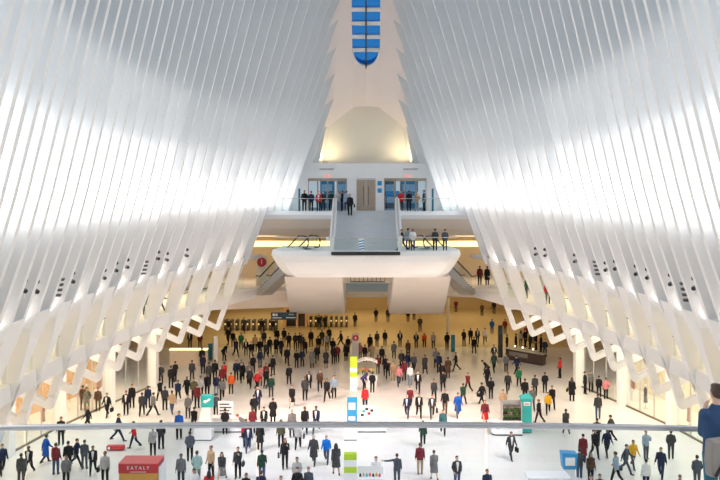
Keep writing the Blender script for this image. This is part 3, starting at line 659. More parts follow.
MB().box(-1.78, 1.78, -.33, .33, 1.42, 1.52).build('light_strip', mat('counter_light', (.9, .8, .6), .5, emit=(1, .80, .45), estr=1.2), r)
MB().tube([(8.8, 86, 0), (8.8, 86, 5.75)], .2, 16).build('column', cream, label='slim cream column under the far right walkway', cat='column', kind='structure')
# turnstiles, booth, hanging sign
tsm = mat('turnstile_steel', (.10, .085, .07), .4, .4, noise=.1)
def turnstile():
    r = empty('turnstile')
    MB().box(-.14, .14, -.7, .7, 0, .95).build('cabinet', tsm, r, bevel=.02)
    MB().prism_x([(-.75, .95), (.75, .95), (.6, 1.2), (-.6, 1.2)], -.16, .16).build('cap', darkm, r)
    MB().box(.14, .42, -.02, .02, .35, .95).build('flap', clear, r)
    MB().box(-.08, .08, -.72, -.701, .7, .86).build('reader', mat('reader_light', (.7, .6, .4), .4, emit=(1, .7, .3), estr=.8), r)
    return r
def copy_tree(o, parent=None):
    c = o.copy(); sc.collection.objects.link(c); c.parent = parent
    for ch in list(o.children): copy_tree(ch, c)
    return c
proto = None; k = 0
for xs_, Y, side in (([-16.6+.66*i for i in range(10)], 95.0, 'left of the booth'), ([-6.7+.62*i for i in range(8)], 97.5, 'right of the booth')):
    for i, x in enumerate(xs_):
        if proto is None: proto = o = turnstile()
        else: o = copy_tree(proto)
        o.location = (x, Y, 0); tag(o, f'dark turnstile in the row {side}, {ORD[i+1]} from the left', 'turnstile', 'turnstiles across the concourse')
r = empty('ticket_booth', (-8.6, 97.5, 0), label='amber lit booth with a dark opening between the turnstile rows', cat='booth')
MB().prism_y([(-1.45, 0), (-1.1, 0), (-1.1, 2.1), (.1, 2.1), (.1, 0), (.35, 0), (.35, 2.1), (1.2, 2.1), (1.2, 0), (1.45, 0), (1.45, 2.6), (-1.45, 2.6)], -.5, .5).build('frame', mat('booth_peach', (.75, .48, .28), .5, noise=.05), r)
MB().box(-1.1, .1, .2, .4, 0, 2.1).build('opening', darkm, r); MB().box(.35, 1.2, .2, .4, 0, 2.1).build('opening', tsm, r)
r = empty('hanging_sign', (-7.7, 75.0, 4.65), label='dark teal hanging direction sign with white lettering under the walkway', cat='sign')
MB().box(-1.2, 1.2, -.06, .06, -.34, .34).build('panel', signdark, r)
for x in (-.9, .9): MB().tube([(x, 0, .34), (x, 0, 1.12)], .02, 6).build('rod', steel, r)
for x in (-.95, -.68): MB().box(x-.1, x+.1, -.075, -.061, .02, .24).build('pictogram', signtext, r)
text('lettering', 'PATH', .2, (.72, -.065, .15), (R(90), 0, 0), signtext, r)
for x0, x1, z in ((-1.05, -.2, -.16), (.2, 1.1, -.14)): MB().box(x0, x1, -.075, -.061, z-.035, z+.035).build('text_bar', signtext, r)
r = empty('round_sign_pylon', (-9.4, 72.2, 7.8), label='pale pylon with a round red sign numbered 1 on the left walkway', cat='sign')
MB().box(-.5, .5, -.1, .1, 0, 2.75).build('panel', cream, r, bevel=.02)
d_ = MB().loft([[(.42*math.cos(a), y_, 2.15+.42*math.sin(a)) for a in [2*math.pi*i/28 for i in range(28)]] for y_ in (-.14, -.1)]).build('red_disc', red, r)
text('numeral', '1', .6, (0, -.15, 2.15), (R(90), 0, 0), signtext, d_)
# figures and stands in the shop windows
mk = mat('display_charcoal', (.09, .08, .08), .6, noise=.1); mk2 = mat('display_rose', (.45, .22, .18), .6, noise=.1)
for s in (-1, 1):
    for i, Y in enumerate((24, 31, 37, 43, 48, 52, 55, 57.5, 60, 62.5)):
        x = s*(W(Y)+7.6)
        if i % 2 == 0:
            r = empty('mannequin', (x, Y, 0), R(90)*s, label=f'dark clothed display figure in a {SIDE[s]} shop window, {ORD[5-i//2]} from the far end', cat='mannequin', group='shop window figures')
            MB().lathe([(.02, 0), (.2, 0), (.2, .03), (.03, .05), (.03, .5), (.02, .5)], n=14).build('stand', steel, r)
            MB().loft([[(a*math.cos(t_), b*math.sin(t_), z) for t_ in [2*math.pi*q/14 for q in range(14)]] for z, a, b in ((.45, .2, .15), (.8, .17, .13), (1.1, .15, .11), (1.35, .21, .13), (1.5, .17, .09), (1.56, .05, .05), (1.62, .05, .05))]).build('coat', [mk, mk2][(i//2) % 2], r, smooth=True)
            MB().ball((0, 0, 1.73), .085, .095, .12).build('head', gloss_white, r, smooth=True)
        else:
            r = empty('display_stand', (x+s*.6, Y, 0), R(90)*s, label=f'tall display stand in a {SIDE[s]} shop window, {ORD[5-i//2]} from the far end', cat='stand', group='shop window stands')
            MB().box(-.5, .5, -.2, .2, 0, .9).build('plinth', gloss_white, r); MB().box(-.42, .42, -.05, .05, .9, 3.0).build('panel', [mk2, mk, tan][i % 3], r)
            MB().box(-.36, .36, -.07, -.05, 1.5, 2.6).build('poster', [mk, ochre, mk2][i % 3], r)

# ================================================================== PEOPLE
SKIN = [mat('skin_light', (.60, .38, .28), .55, noise=.04), mat('skin_tan', (.42, .24, .16), .55, noise=.04), mat('skin_brown', (.19, .10, .07), .55, noise=.04)]
HAIR = dict(k=mat('hair_black', (.012, .010, .010), .5, noise=.2, nscale=30), b=mat('hair_brown', (.06, .03, .018), .5, noise=.2, nscale=30), r=mat('hair_red_brown', (.22, .06, .025), .5, noise=.2, nscale=30), y=mat('hair_blond', (.42, .29, .13), .5, noise=.2, nscale=30), g=mat('hair_grey', (.35, .34, .33), .5, noise=.2, nscale=30))
CLOTH = dict(black=(.014, .014, .017), charcoal=(.045, .047, .052), navy=(.018, .026, .065), blue=(.01, .09, .42), brightblue=(.005, .16, .62), lightblue=(.27, .36, .46), slate=(.07, .085, .11), grey=(.17, .17, .175), lightgrey=(.42, .42, .43), white=(.74, .74, .75), tan=(.48, .33, .20), khaki=(.36, .29, .19), olive=(.10, .095, .05), brown=(.10, .055, .035), maroon=(.16, .022, .03), red=(.52, .025, .03), pink=(.60, .22, .24), orange=(.72, .12, .025), yellow=(.70, .40, .02), green=(.02, .15, .07), darkgreen=(.02, .055, .04), mint=(.33, .50, .47), teal=(.03, .12, .14), purple=(.08, .06, .17), denim=(.06, .09, .17), lightdenim=(.20, .27, .36), navyman=(.035, .075, .16), khakiman=(.03, .14, .19))
CL = {n_: mat('cloth_'+n_, c, .8, noise=.12, nscale=9, spec=.2, bump=.05) for n_, c in CLOTH.items()}
eyem = mat('eye_dark', (.02, .015, .012), .3); lipm = mat('lip', (.40, .16, .13), .5); shoem = mat('shoe_leather', (.02, .018, .018), .45, noise=.1)

def rotx(p, a, c):
    y, z = p[1]-c[1], p[2]-c[2]
    return (p[0], c[1]+y*math.cos(a)-z*math.sin(a), c[2]+y*math.sin(a)+z*math.cos(a))
POSES = {  # left hip, left knee, right hip, right knee, (left arm fwd, out, elbow), (right arm ...), lean
    'walk': (26, 4, -20, 24, (-22, 8, 14), (24, 8, 24), 4), 'step': (-14, 30, 17, 3, (20, 9, 30), (-16, 9, 12), 3),
    'stand': (3, 2, -3, 2, (4, 9, 14), (2, 9, 12), 1), 'pockets': (5, 6, -2, 1, (-6, 15, 42), (-6, 15, 42), 0),
    'phone': (4, 3, -3, 1, (2, 9, 15), (36, 6, 112), 0), 'photo': (3, 2, -3, 2, (30, 12, 122), (34, 12, 120), 2),
    'camera': (3, 2, -3, 2, (4, 9, 20), (22, -5, 142), 2),
    'point': (3, 2, -4, 2, (4, 9, 14), (4, 80, 6), 0), 'bend': (24, 22, 12, 18, (20, 8, 30), (26, 8, 40), 42), 'sit': (84, 86, 80, 84, (32, 8, 62), (34, 8, 60), 6)}
class Body:
    def __init__(s, pose):
        s.p = POSES[pose]; s.lean = R(s.p[6]); s.prims = []
        s.hipz = .93; J = s.J = {}
        for sd, hip, kn in ((-1, s.p[0], s.p[1]), (1, s.p[2], s.p[3])):
            h = Vector((sd*.095, 0, .90)); a = R(hip); k = h+.43*Vector((sd*.02, -math.sin(a), -math.cos(a)))
            b = a-R(kn); an = k+.41*Vector((0, -math.sin(b), -math.cos(b)))
            f = Vector((sd*.03, -math.cos(b*.5), math.sin(b*.5)*-.4)).normalized()
            J['hip', sd], J['knee', sd], J['ank', sd], J['toe', sd] = h, k, an, an+f*.15+Vector((0, 0, -.045))
            J['heel', sd] = an+Vector((0, .03, -.045))
        s.dz = -min(min(J['toe', d].z, J['heel', d].z) for d in (-1, 1))+.035
        for sd, (f, o, e_) in ((-1, s.p[4]), (1, s.p[5])):
            sh = Vector((sd*.166, .01, 1.385)); f = R(f); o = R(o)
            d1 = Vector((sd*math.sin(o), -math.sin(f)*math.cos(o), -math.cos(f)*math.cos(o)))
            f2 = f+R(e_); d2 = Vector((sd*math.sin(o)*(.3 if e_ > 30 else .8)-(sd*.28 if e_ > 30 else 0), -math.sin(f2)*math.cos(o), -math.cos(f2)*math.cos(o))).normalized()
            if s.p[5][1] > 60 and sd == 1: d2 = Vector((1, -.1, -.02)).normalized()
            el = sh+d1*.28; wr = el+d2*.25
            J['sh', sd], J['el', sd], J['wr', sd], J['hd', sd] = sh, el, wr, d2
    def up(s, v):
        return rotx(v, s.lean, (0, 0, .93))
    def cap(s, m, a, b, ra, rb, upper=False, n=10):
        a, b = Vector(a), Vector(b); d = (b-a).normalized(); t = MB()
        u = d.orthogonal().normalized(); w_ = d.cross(u); secs = []
        for c, r_, f in ((a, ra, -.98), (a, ra, -.6), (a, ra, 0), (b, rb, 0), (b, rb, .6), (b, rb, .98)):
            q = r_*math.sqrt(1-f*f); secs.append([c+d*(f*r_)+q*(math.cos(2*math.pi*k/n)*u+math.sin(2*math.pi*k/n)*w_) for k in range(n)])
        t.loft(secs); s.put(m, t, upper)
    def put(s, m, t, upper):
        m.add([((s.up(v)[0], s.up(v)[1], s.up(v)[2]+s.dz) if upper else (v[0], v[1], v[2]+s.dz)) for v in t.v], t.f)
    def rings(s, m, R_, upper=True, n=18):
        t = MB(); t.loft([[(a*math.cos(2*math.pi*k/n), cy+b*math.sin(2*math.pi*k/n), z) for k in range(n)] for z, a, b, cy in R_]); s.put(m, t, upper)
    def ball(s, m, c, rx, ry, rz, upper=True):
        t = MB().ball(c, rx, ry, rz, 14, 9); s.put(m, t, upper)
    def body(s):
        m = MB(); J = s.J
        s.rings(m, [(.84, .13, .09, 0), (.93, .165, .115, .01), (1.05, .145, .105, 0), (1.15, .14, .10, 0), (1.28, .17, .115, 0), (1.36, .155, .10, .005), (1.44, .11, .08, .01), (1.48, .058, .06, .012), (1.56, .055, .058, .0)])
        for sd in (-1, 1):
            s.cap(m, J['hip', sd], J['knee', sd], .082, .056); s.cap(m, J['knee', sd], J['ank', sd], .056, .038)
            s.cap(m, J['heel', sd], J['toe', sd], .044, .034); s.cap(m, J['ank', sd], J['heel', sd], .042, .044)
            s.cap(m, J['sh', sd], J['el', sd], .055, .041, True); s.cap(m, J['el', sd], J['wr', sd], .041, .028, True)
            d = J['hd', sd]; wr = J['wr', sd]; side = d.cross(Vector((sd*1.0, 0, 0.001))).normalized(); nrm = d.cross(side).normalized()
            if side.y > 0: side = -side              # thumb side looks forward
            if nrm.x*sd > 0: nrm = -nrm              # palm looks to the thigh
            for q, (off, ln) in enumerate(((.030, .070), (.010, .080), (-.010, .074), (-.029, .058))):
                a = wr+d*.03+side*off*.6; b = wr+d*.092+side*off
                s.cap(m, a, b, .015, .0135, True, 8)
                c = b+d*ln*.55+nrm*.006; e2 = c+d*ln*.34+nrm*ln*.34
                s.cap(m, b, c, .0115, .0105, True, 7); s.cap(m, c, e2, .0105, .0085, True, 7)
            t0 = wr+d*.03+side*.026; t1 = t0+d*.03+side*.030+nrm*.008; s.cap(m, t0, t1, .0155, .012, True, 8); s.cap(m, t1, t1+d*.032+side*.006+nrm*.006, .0115, .0095, True, 7)
        s.ball(m, (0, -.005, 1.635), .076, .096, .108); s.ball(m, (0, -.045, 1.575), .05, .05, .052)
        s.cap(m, (0, -.098, 1.63), (0, -.112, 1.603), .010, .015, True, 8)
        for sd in (-1, 1): s.ball(m, (sd*.078, .005, 1.62), .012, .02, .032)
        return m
    def jacket(s, kind):
        m = MB(); J = s.J
        if kind == 'coat': R_ = [(.46, .235, .19, .01), (.7, .215, .165, .01), (.92, .195, .145, .01), (1.08, .178, .13, 0), (1.28, .20, .138, 0), (1.37, .178, .115, .005), (1.44, .115, .09, .012), (1.5, .072, .074, .012)]
        else: R_ = [(.80, .185, .138, .01), (.93, .19, .142, .01), (1.08, .175, .128, 0), (1.28, .20, .138, 0), (1.37, .178, .115, .005), (1.44, .115, .09, .012), (1.5, .072, .074, .012)]
        s.rings(m, R_)
        for sd in (-1, 1):
            s.cap(m, J['sh', sd], J['el', sd], .070, .056, True); s.cap(m, J['el', sd], J['el', sd].lerp(J['wr', sd], .93), .056, .042, True)
        return m
    def trousers(s):
        m = MB(); J = s.J
        s.rings(m, [(.80, .12, .085, 0), (.88, .175, .125, .005), (.96, .17, .122, .008), (1.02, .158, .115, .004)], upper=s.p[0] < 60)
        for sd in (-1, 1):
            s.cap(m, J['hip', sd], J['knee', sd], .098, .072); s.cap(m, J['knee', sd], J['knee', sd].lerp(J['ank', sd], .97), .072, .058)
        return m
    def skirt(s):
        m = MB(); s.rings(m, [(.44, .235, .20, 0), (.62, .22, .18, 0), (.82, .195, .15, 0), (.98, .165, .12, 0), (1.03, .155, .11, 0)], upper=False); return m
    def hair(s, kind):
        m = MB()
        if kind == 'cap':
            s.ball(m, (0, .012, 1.672), .086, .104, .085); s.cap(m, (-.04, -.085, 1.668), (.04, -.085, 1.668), .03, .03, True); s.cap(m, (-.03, -.12, 1.662), (.03, -.12, 1.662), .018, .018, True); return m
        s.ball(m, (0, .022, 1.655), .085, .096, .098); s.ball(m, (0, -.03, 1.71), .062, .06, .036)
        if kind == 'long':
            s.cap(m, (0, .055, 1.62), (0, .085, 1.40), .082, .085, True)
            for sd in (-1, 1): s.cap(m, (sd*.068, .0, 1.64), (sd*.085, .02, 1.42), .032, .04, True)
        return m
TMP = bpy.data.collections.new('tmp')
def fuse(mb, vox, name, smooth=2):
    me = mb.mesh('t'); o = bpy.data.objects.new('t', me); sc.collection.objects.link(o)
    r = o.modifiers.new('r', 'REMESH'); r.mode = 'VOXEL'; r.voxel_size = vox; r.use_smooth_shade = True
    sm = o.modifiers.new('s', 'SMOOTH'); sm.iterations = smooth; sm.factor = .4
    dg = bpy.context.evaluated_depsgraph_get(); e_ = o.evaluated_get(dg)
    out = bpy.data.meshes.new_from_object(e_); out.name = name
    bpy.data.objects.remove(o); bpy.data.meshes.remove(me)
    return out
CACHE = {}
def part_mesh(pose, what):
    if (pose, what) in CACHE: return CACHE[pose, what]
    B = Body(pose)
    if what == 'body':
        me = fuse(B.body(), .0085, 'person', 2)
        for mm_ in (SKIN[0], eyem, lipm, shoem): me.materials.append(mm_)
        ev = [Vector(B.up((sd*.034, -.094, 1.645)))+Vector((0, 0, B.dz)) for sd in (-1, 1)]; lp = Vector(B.up((0, -.094, 1.567)))+Vector((0, 0, B.dz))
        sh = [(B.J['heel', d]+Vector((0, 0, B.dz)), B.J['toe', d]+Vector((0, 0, B.dz)), B.J['ank', d]+Vector((0, 0, B.dz))) for d in (-1, 1)]
        for p in me.polygons:
            c = p.center
            if min((c-e_).length for e_ in ev) < .014: p.material_index = 1
            elif abs(c.x-lp.x) < .024 and abs(c.z-lp.z) < .008 and (c-lp).length < .04: p.material_index = 2
            else:
                for a, b, an in sh:
                    t_ = max(0, min(1, (c-a).dot(b-a)/(b-a).length_squared))
                    if (c-(a+(b-a)*t_)).length < .06 or (c-an).length < .05: p.material_index = 3
    elif what in ('jacket', 'coat'):
        me = fuse(B.jacket(what), .015, what, 3); me.materials.append(CL['black']); me.materials.append(CL['white'])
        for p in me.polygons:                       # the open front shows the shirt
            c = Vector(rotx(p.center-Vector((0, 0, B.dz)), -B.lean, (0, 0, .93)))
            if p.center.y < 0 and c.y < -.075 and .95 < c.z < 1.48 and abs(c.x) < .028+.055*max(0, (c.z-1.05)/.4): p.material_index = 1
    elif what == 'trousers': me = fuse(B.trousers(), .015, what, 3); me.materials.append(CL['black'])
    elif what == 'skirt': me = fuse(B.skirt(), .018, what, 3); me.materials.append(CL['black'])
    else: me = fuse(B.hair(what), .012, 'hair', 2); me.materials.append(HAIR['k'])
    CACHE[pose, what] = me; return me
def setmat(o, i, m):
    o.material_slots[i].link = 'OBJECT'; o.material_slots[i].material = m
def person(x, y, z, face, pose, top, shirt, low, kind, hair, hc, skin, size, label, group=None):
    o = bpy.data.objects.new('person', part_mesh(pose, 'body')); sc.collection.objects.link(o)
    o.location = (x, y, z); o.rotation_euler = (0, 0, R(face)); o.scale = (size*1.06, size*1.06, size)
    setmat(o, 0, SKIN[skin]); tag(o, label, 'person', group)
    def child(nm, what, mats):
        c = bpy.data.objects.new(nm, part_mesh(pose, what)); sc.collection.objects.link(c); c.parent = o
        for i, mm_ in enumerate(mats): setmat(c, i, mm_)
    child('coat' if kind in ('coat', 'coatskirt') else 'jacket', 'coat' if kind in ('coat', 'coatskirt') else 'jacket', (CL[top], CL[shirt or top]))
    if kind in ('skirt',): child('skirt', 'skirt', (CL[low],))
    elif kind != 'coatskirt': child('trousers', 'trousers', (CL[low],))
    child('cap' if hair == 'cap' else 'hair', hair, (CL[hc] if hair == 'cap' else HAIR[hc],))
    return o
PEOPLE = [
 (-20.87, 45.88, 0, 34, 'walk', 'navy', None, 'black', 'jacket', 'short', 'k', 0, 1.02, 'person in navy jacket and black trousers walking, well front-left of left shops', 'people on the main floor'),
 (-19.03, 44.14, 0, 181, 'stand', 'charcoal', None, 'charcoal', 'jacket', 'short', 'k', 2, 0.993, 'person in charcoal jacket and matching trousers standing, well left of red bench', 'people on the main floor'),
 (-19.26, 45.71, 0, -3, 'walk', 'black', 'white', 'black', 'jacket', 'short', 'b', 2, 0.987, 'person in black jacket over white shirt walking, well left of red bench', 'people on the main floor'),
 (-19.1, 47.76, 0, 142, 'step', 'blue', None, 'navy', 'coat', 'short', 'k', 0, 0.976, 'person in blue long coat walking away, well left of red bench', 'people on the main floor'),
 (-19.52, 51.2, 0, 3, 'stand', 'black', None, 'black', 'jacket', 'short', 'k', 1, 1.031, 'person in black jacket and matching trousers standing, front-left of left shops', 'people on the main floor'),
 (-17.76, 45.81, 0, 170, 'stand', 'maroon', None, 'denim', 'jacket', 'short', 'b', 1, 1.029, 'person in maroon jacket and denim trousers standing, well left of red bench', 'people on the main floor'),
 (-17.23, 46.28, 0, -152, 'stand', 'black', None, 'black', 'jacket', 'short', 'k', 0, 1.006, 'person in black jacket and matching trousers standing, left of red bench', 'people on the main floor'),
 (-16.49, 43.99, 0, 8, 'pockets', 'grey', None, 'black', 'jacket', 'short', 'b', 1, 0.964, 'person in grey jacket and black trousers standing, well front-left of red bench', 'people on the main floor'),
 (-17.09, 47.21, 0, 84, 'walk', 'navy', None, 'black', 'jacket', 'short', 'k', 0, 0.959, 'person in navy jacket and black trousers walking, left of red bench', 'people on the main floor'),
 (-16.44, 46.73, 0, 174, 'stand', 'slate', None, 'slate', 'jacket', 'short', 'k', 0, 0.968, 'person in slate jacket and matching trousers standing, front-left of red bench', 'people on the main floor'),
 (-15.66, 45.88, 0, 12, 'walk', 'black', 'white', 'black', 'jacket', 'short', 'b', 1, 0.962, 'person in black jacket over white shirt walking, front-left of red bench', 'people on the main floor'),
 (-14.45, 44.29, 0, -1, 'stand', 'lightgrey', None, 'black', 'jacket', 'short', 'b', 2, 1.034, 'person in pale grey jacket and black trousers standing, left of red topped kiosk', 'people on the main floor'),
 (-16.13, 52.03, 0, 98, 'walk', 'navy', None, 'navy', 'jacket', 'short', 'k', 0, 1.05, 'person in navy jacket and matching trousers walking, rear-right of red bench', 'people on the main floor'),
 (-14.67, 50.59, 0, -91, 'step', 'red', None, 'navy', 'jacket', 'short', 'k', 0, 0.974, 'person in red jacket and navy trousers walking, right of red bench', 'people on the main floor'),
 (-13.06, 49.04, 0, 3, 'phone', 'lightgrey', None, 'black', 'jacket', 'short', 'b', 0, 1.005, 'person in pale grey jacket and black trousers on the phone, right of red bench', 'people on the main floor'),
 (-12.91, 50.39, 0, 172, 'pockets', 'charcoal', None, 'black', 'jacket', 'short', 'k', 0, 1.037, 'person in charcoal jacket and black trousers standing, left of teal kiosk, the left one', 'people on the main floor'),
 (-12.26, 52.46, 0, 3, 'stand', 'blue', None, 'black', 'jacket', 'short', 'b', 1, 1.05, 'person in blue jacket and black trousers standing, left of teal kiosk', 'people on the main floor'),
 (-10.59, 48.12, 0, 189, 'pockets', 'slate', None, 'black', 'jacket', 'short', 'k', 2, 1.02, 'person in slate jacket and black trousers standing, in front of teal kiosk', 'people on the main floor'),
 (-10.17, 43.99, 0, 1, 'stand', 'grey', None, 'charcoal', 'jacket', 'short', 'k', 2, 1.01, 'person in grey jacket and charcoal trousers standing, right of red topped kiosk', 'people on the main floor'),
 (-9.36, 44.29, 0, 186, 'pockets', 'mint', None, 'grey', 'jacket', 'short', 'b', 0, 1.047, 'person in mint jacket and grey trousers standing, well right of red topped kiosk', 'people on the main floor'),
 (-8.76, 45.23, 0, -36, 'stand', 'tan', None, 'black', 'jacket', 'short', 'r', 1, 1.043, 'red haired person in tan jacket and black trousers standing, in front of teal kiosk', 'people on the main floor'),
 (-8.03, 44.6, 0, -10, 'walk', 'charcoal', None, 'grey', 'skirt', 'long', 'k', 0, 0.992, 'long haired person in charcoal jacket and skirt walking, in front of teal kiosk', 'people on the main floor'),
 (-8.91, 41.42, 0, 6, 'pockets', 'white', None, 'tan', 'jacket', 'short', 'k', 1, 1.042, 'person in white jacket and tan trousers standing, right of red topped kiosk', 'people on the main floor'),
 (-8.13, 41.42, 0, 182, 'pockets', 'red', None, 'black', 'jacket', 'long', 'k', 2, 0.99, 'long haired person in red jacket and black trousers standing, well right of red topped kiosk', 'people on the main floor'),
 (-7.24, 45.23, 0, -5, 'phone', 'charcoal', None, 'black', 'jacket', 'short', 'b', 0, 1.0, 'person in charcoal jacket and black trousers on the phone, in front of menu board counter', 'people on the main floor'),
 (-6.17, 41.16, 0, -11, 'pockets', 'black', None, 'black', 'jacket', 'short', 'b', 1, 0.964, 'person in black jacket and matching trousers standing, well in front of menu board counter', 'people on the main floor'),
 (-5.82, 44.76, 0, 189, 'step', 'darkgreen', None, 'denim', 'jacket', 'short', 'k', 2, 1.002, 'person in dark green jacket and denim trousers stepping away, well front-right of menu board counter', 'people on the main floor'),
 (-5.4, 41.16, 0, 179, 'stand', 'navy', None, 'navy', 'jacket', 'short', 'b', 0, 1.035, 'person in navy jacket and matching trousers standing, well left of lime stand', 'people on the main floor'),
 (-7.62, 50.79, 0, 5, 'stand', 'red', None, 'black', 'jacket', 'short', 'b', 2, 1.017, 'person in red jacket and black trousers standing, front-right of menu board counter', 'people on the main floor'),
 (-7.36, 49.91, 0, 9, 'walk', 'navy', 'white', 'denim', 'jacket', 'short', 'k', 2, 1.008, 'person in navy jacket over white shirt walking, front-right of menu board counter', 'people on the main floor'),
 (-6.66, 50.29, 0, 185, 'stand', 'black', None, 'black', 'coat', 'short', 'y', 0, 0.981, 'blond person in black long coat standing, front-right of menu board counter', 'people on the main floor'),
 (-9.44, 53.56, 0, 190, 'pockets', 'black', None, 'black', 'jacket', 'short', 'k', 0, 0.97, 'person in black jacket and matching trousers standing, left of menu board counter', 'people on the main floor'),
 (-5.4, 50.79, 0, -3, 'stand', 'olive', None, 'black', 'jacket', 'short', 'k', 2, 0.998, 'person in olive jacket and black trousers standing, right of menu board counter', 'people on the main floor'),
 (-4.73, 46.72, 0, 7, 'phone', 'black', None, 'black', 'jacket', 'long', 'r', 1, 1.02, 'long haired person in black jacket on the phone, well left of lime stand', 'people on the main floor'),
 (-4.28, 50.39, 0, 179, 'walk', 'lightgrey', None, 'black', 'jacket', 'short', 'k', 2, 1.008, 'person in pale grey jacket and black trousers walking away, left of blue sign podium', 'people on the main floor'),
 (-4.89, 52.89, 0, 10, 'stand', 'grey', None, 'charcoal', 'coat', 'short', 'g', 0, 1.049, 'grey haired person in grey long coat standing, well left of blue sign podium', 'people on the main floor'),
 (-4.11, 53.76, 0, 9, 'step', 'black', None, 'black', 'jacket', 'short', 'k', 2, 1.028, 'person in black jacket and matching trousers walking, left of blue sign podium', 'people on the main floor'),
 (-3.36, 54.03, 0, -10, 'walk', 'navy', 'white', 'denim', 'jacket', 'short', 'k', 2, 1.041, 'person in navy jacket over white shirt walking, left of blue sign podium', 'people on the main floor'),
 (-3.11, 47.45, 0, -9, 'step', 'charcoal', None, 'charcoal', 'coat', 'short', 'g', 0, 1.028, 'grey haired person in charcoal long coat stepping, front-left of blue sign podium', 'people on the main floor'),
 (-2.36, 47.72, 0, -7, 'step', 'brightblue', None, 'slate', 'jacket', 'short', 'g', 0, 0.972, 'grey haired person in bright blue jacket and slate trousers stepping, front-left of blue sign podium', 'people on the main floor'),
 (-1.71, 45.71, 0, 191, 'step', 'charcoal', None, 'charcoal', 'coatskirt', 'long', 'k', 1, 1.039, 'long haired person in charcoal long coat walking away, rear-left of lime stand', 'people on the main floor'),
 (-3.74, 43.39, 0, -2, 'pockets', 'lightgrey', None, 'grey', 'jacket', 'short', 'k', 1, 1.012, 'person in pale grey jacket and grey trousers standing, left of lime stand', 'people on the main floor'),
 (-3.57, 41.62, 0, 3, 'pockets', 'black', None, 'black', 'jacket', 'short', 'k', 0, 1.043, 'person in black jacket and matching trousers standing, left of lime stand', 'people on the main floor'),
 (-3.02, 42.04, 0, -5, 'stand', 'slate', None, 'slate', 'jacket', 'short', 'b', 0, 0.968, 'person in slate jacket and matching trousers standing, left of lime stand', 'people on the main floor'),
 (-4.33, 40.76, 0, 0, 'stand', 'black', None, 'black', 'jacket', 'short', 'k', 0, 0.962, 'person in black jacket and matching trousers standing, well left of lime stand', 'people on the main floor'),
 (3.63, 51.0, 0, 177, 'walk', 'darkgreen', None, 'black', 'jacket', 'short', 'b', 0, 0.954, 'person in dark green jacket and black trousers walking away, well right of blue sign podium', 'people on the main floor'),
 (5.13, 53.33, 0, -4, 'step', 'teal', None, 'black', 'jacket', 'short', 'b', 0, 0.984, 'person in teal jacket and black trousers walking, well left of flower rack', 'people on the main floor'),
 (1.71, 44.14, 0, 182, 'point', 'slate', None, 'slate', 'jacket', 'short', 'b', 0, 0.988, 'person in slate jacket and matching trousers pointing left, right of display counter', 'people on the main floor'),
 (3.1, 45.88, 0, 182, 'stand', 'maroon', None, 'khaki', 'jacket', 'short', 'b', 1, 1.014, 'person in maroon jacket and khaki trousers standing, right of display counter', 'people on the main floor'),
 (3.82, 44.91, 0, 190, 'step', 'grey', None, 'grey', 'coatskirt', 'short', 'b', 0, 0.963, 'person in grey long coat stepping away, well right of display counter', 'people on the main floor'),
 (0.54, 43.39, 0, 4, 'stand', 'white', None, 'black', 'jacket', 'short', 'k', 0, 1.038, 'person in white jacket and black trousers standing, right of display counter', 'people on the main floor'),
 (4.97, 43.69, 0, 10, 'pockets', 'charcoal', 'white', 'denim', 'jacket', 'short', 'k', 0, 0.994, 'person in charcoal jacket over white shirt standing, well right of display counter', 'people on the main floor'),
 (6.29, 41.56, 0, 9, 'stand', 'navy', None, 'navy', 'jacket', 'short', 'k', 1, 1.003, 'person in navy jacket and matching trousers standing, well left of curved white counter', 'people on the main floor'),
 (8.79, 48.48, 0, 12, 'walk', 'charcoal', 'white', 'charcoal', 'jacket', 'short', 'b', 0, 0.987, 'person in charcoal jacket over white shirt walking, in front of flower rack', 'people on the main floor'),
 (13.39, 53.56, 0, 184, 'step', 'charcoal', None, 'grey', 'jacket', 'short', 'k', 2, 0.961, 'person in charcoal jacket and grey trousers stepping away, right of teal pillar', 'people on the main floor'),
 (12.96, 47.76, 0, 172, 'stand', 'maroon', None, 'black', 'coat', 'cap', 'black', 0, 0.984, 'capped person in maroon long coat standing, rear-right of curved white counter', 'people on the main floor'),
 (11.97, 44.86, 0, 189, 'pockets', 'slate', None, 'denim', 'jacket', 'short', 'k', 0, 1.017, 'person in slate jacket and denim trousers standing, right of curved white counter', 'people on the main floor'),
 (12.45, 44.34, 0, 11, 'stand', 'brown', None, 'black', 'jacket', 'long', 'b', 1, 0.979, 'long haired person in brown jacket and black trousers standing, right of curved white counter', 'people on the main floor'),
 (13.93, 48.67, 0, 10, 'step', 'black', None, 'black', 'jacket', 'short', 'k', 1, 1.015, 'person in black jacket and matching trousers walking, rear-right of curved white counter', 'people on the main floor'),
 (14.77, 49.04, 0, 2, 'walk', 'navy', None, 'black', 'jacket', 'short', 'k', 2, 0.987, 'person in navy jacket and black trousers walking, in front of right shops', 'people on the main floor'),
 (16.0, 52.24, 0, -135, 'walk', 'charcoal', None, 'black', 'jacket', 'short', 'k', 0, 0.961, 'person in charcoal jacket and black trousers walking away, in front of right shops', 'people on the main floor'),
 (14.73, 51.0, 0, 173, 'stand', 'black', None, 'black', 'jacket', 'short', 'k', 1, 1.014, 'person in black jacket and matching trousers standing, front-left of right shops', 'people on the main floor'),
 (14.96, 46.04, 0, 48, 'walk', 'slate', None, 'slate', 'jacket', 'short', 'b', 0, 0.98, 'person in slate jacket and matching trousers walking, well right of curved white counter', 'people on the main floor'),
 (13.84, 44.29, 0, -138, 'step', 'lightblue', None, 'black', 'jacket', 'short', 'k', 1, 1.028, 'person in light blue jacket and black trousers walking away, well right of curved white counter', 'people on the main floor'),
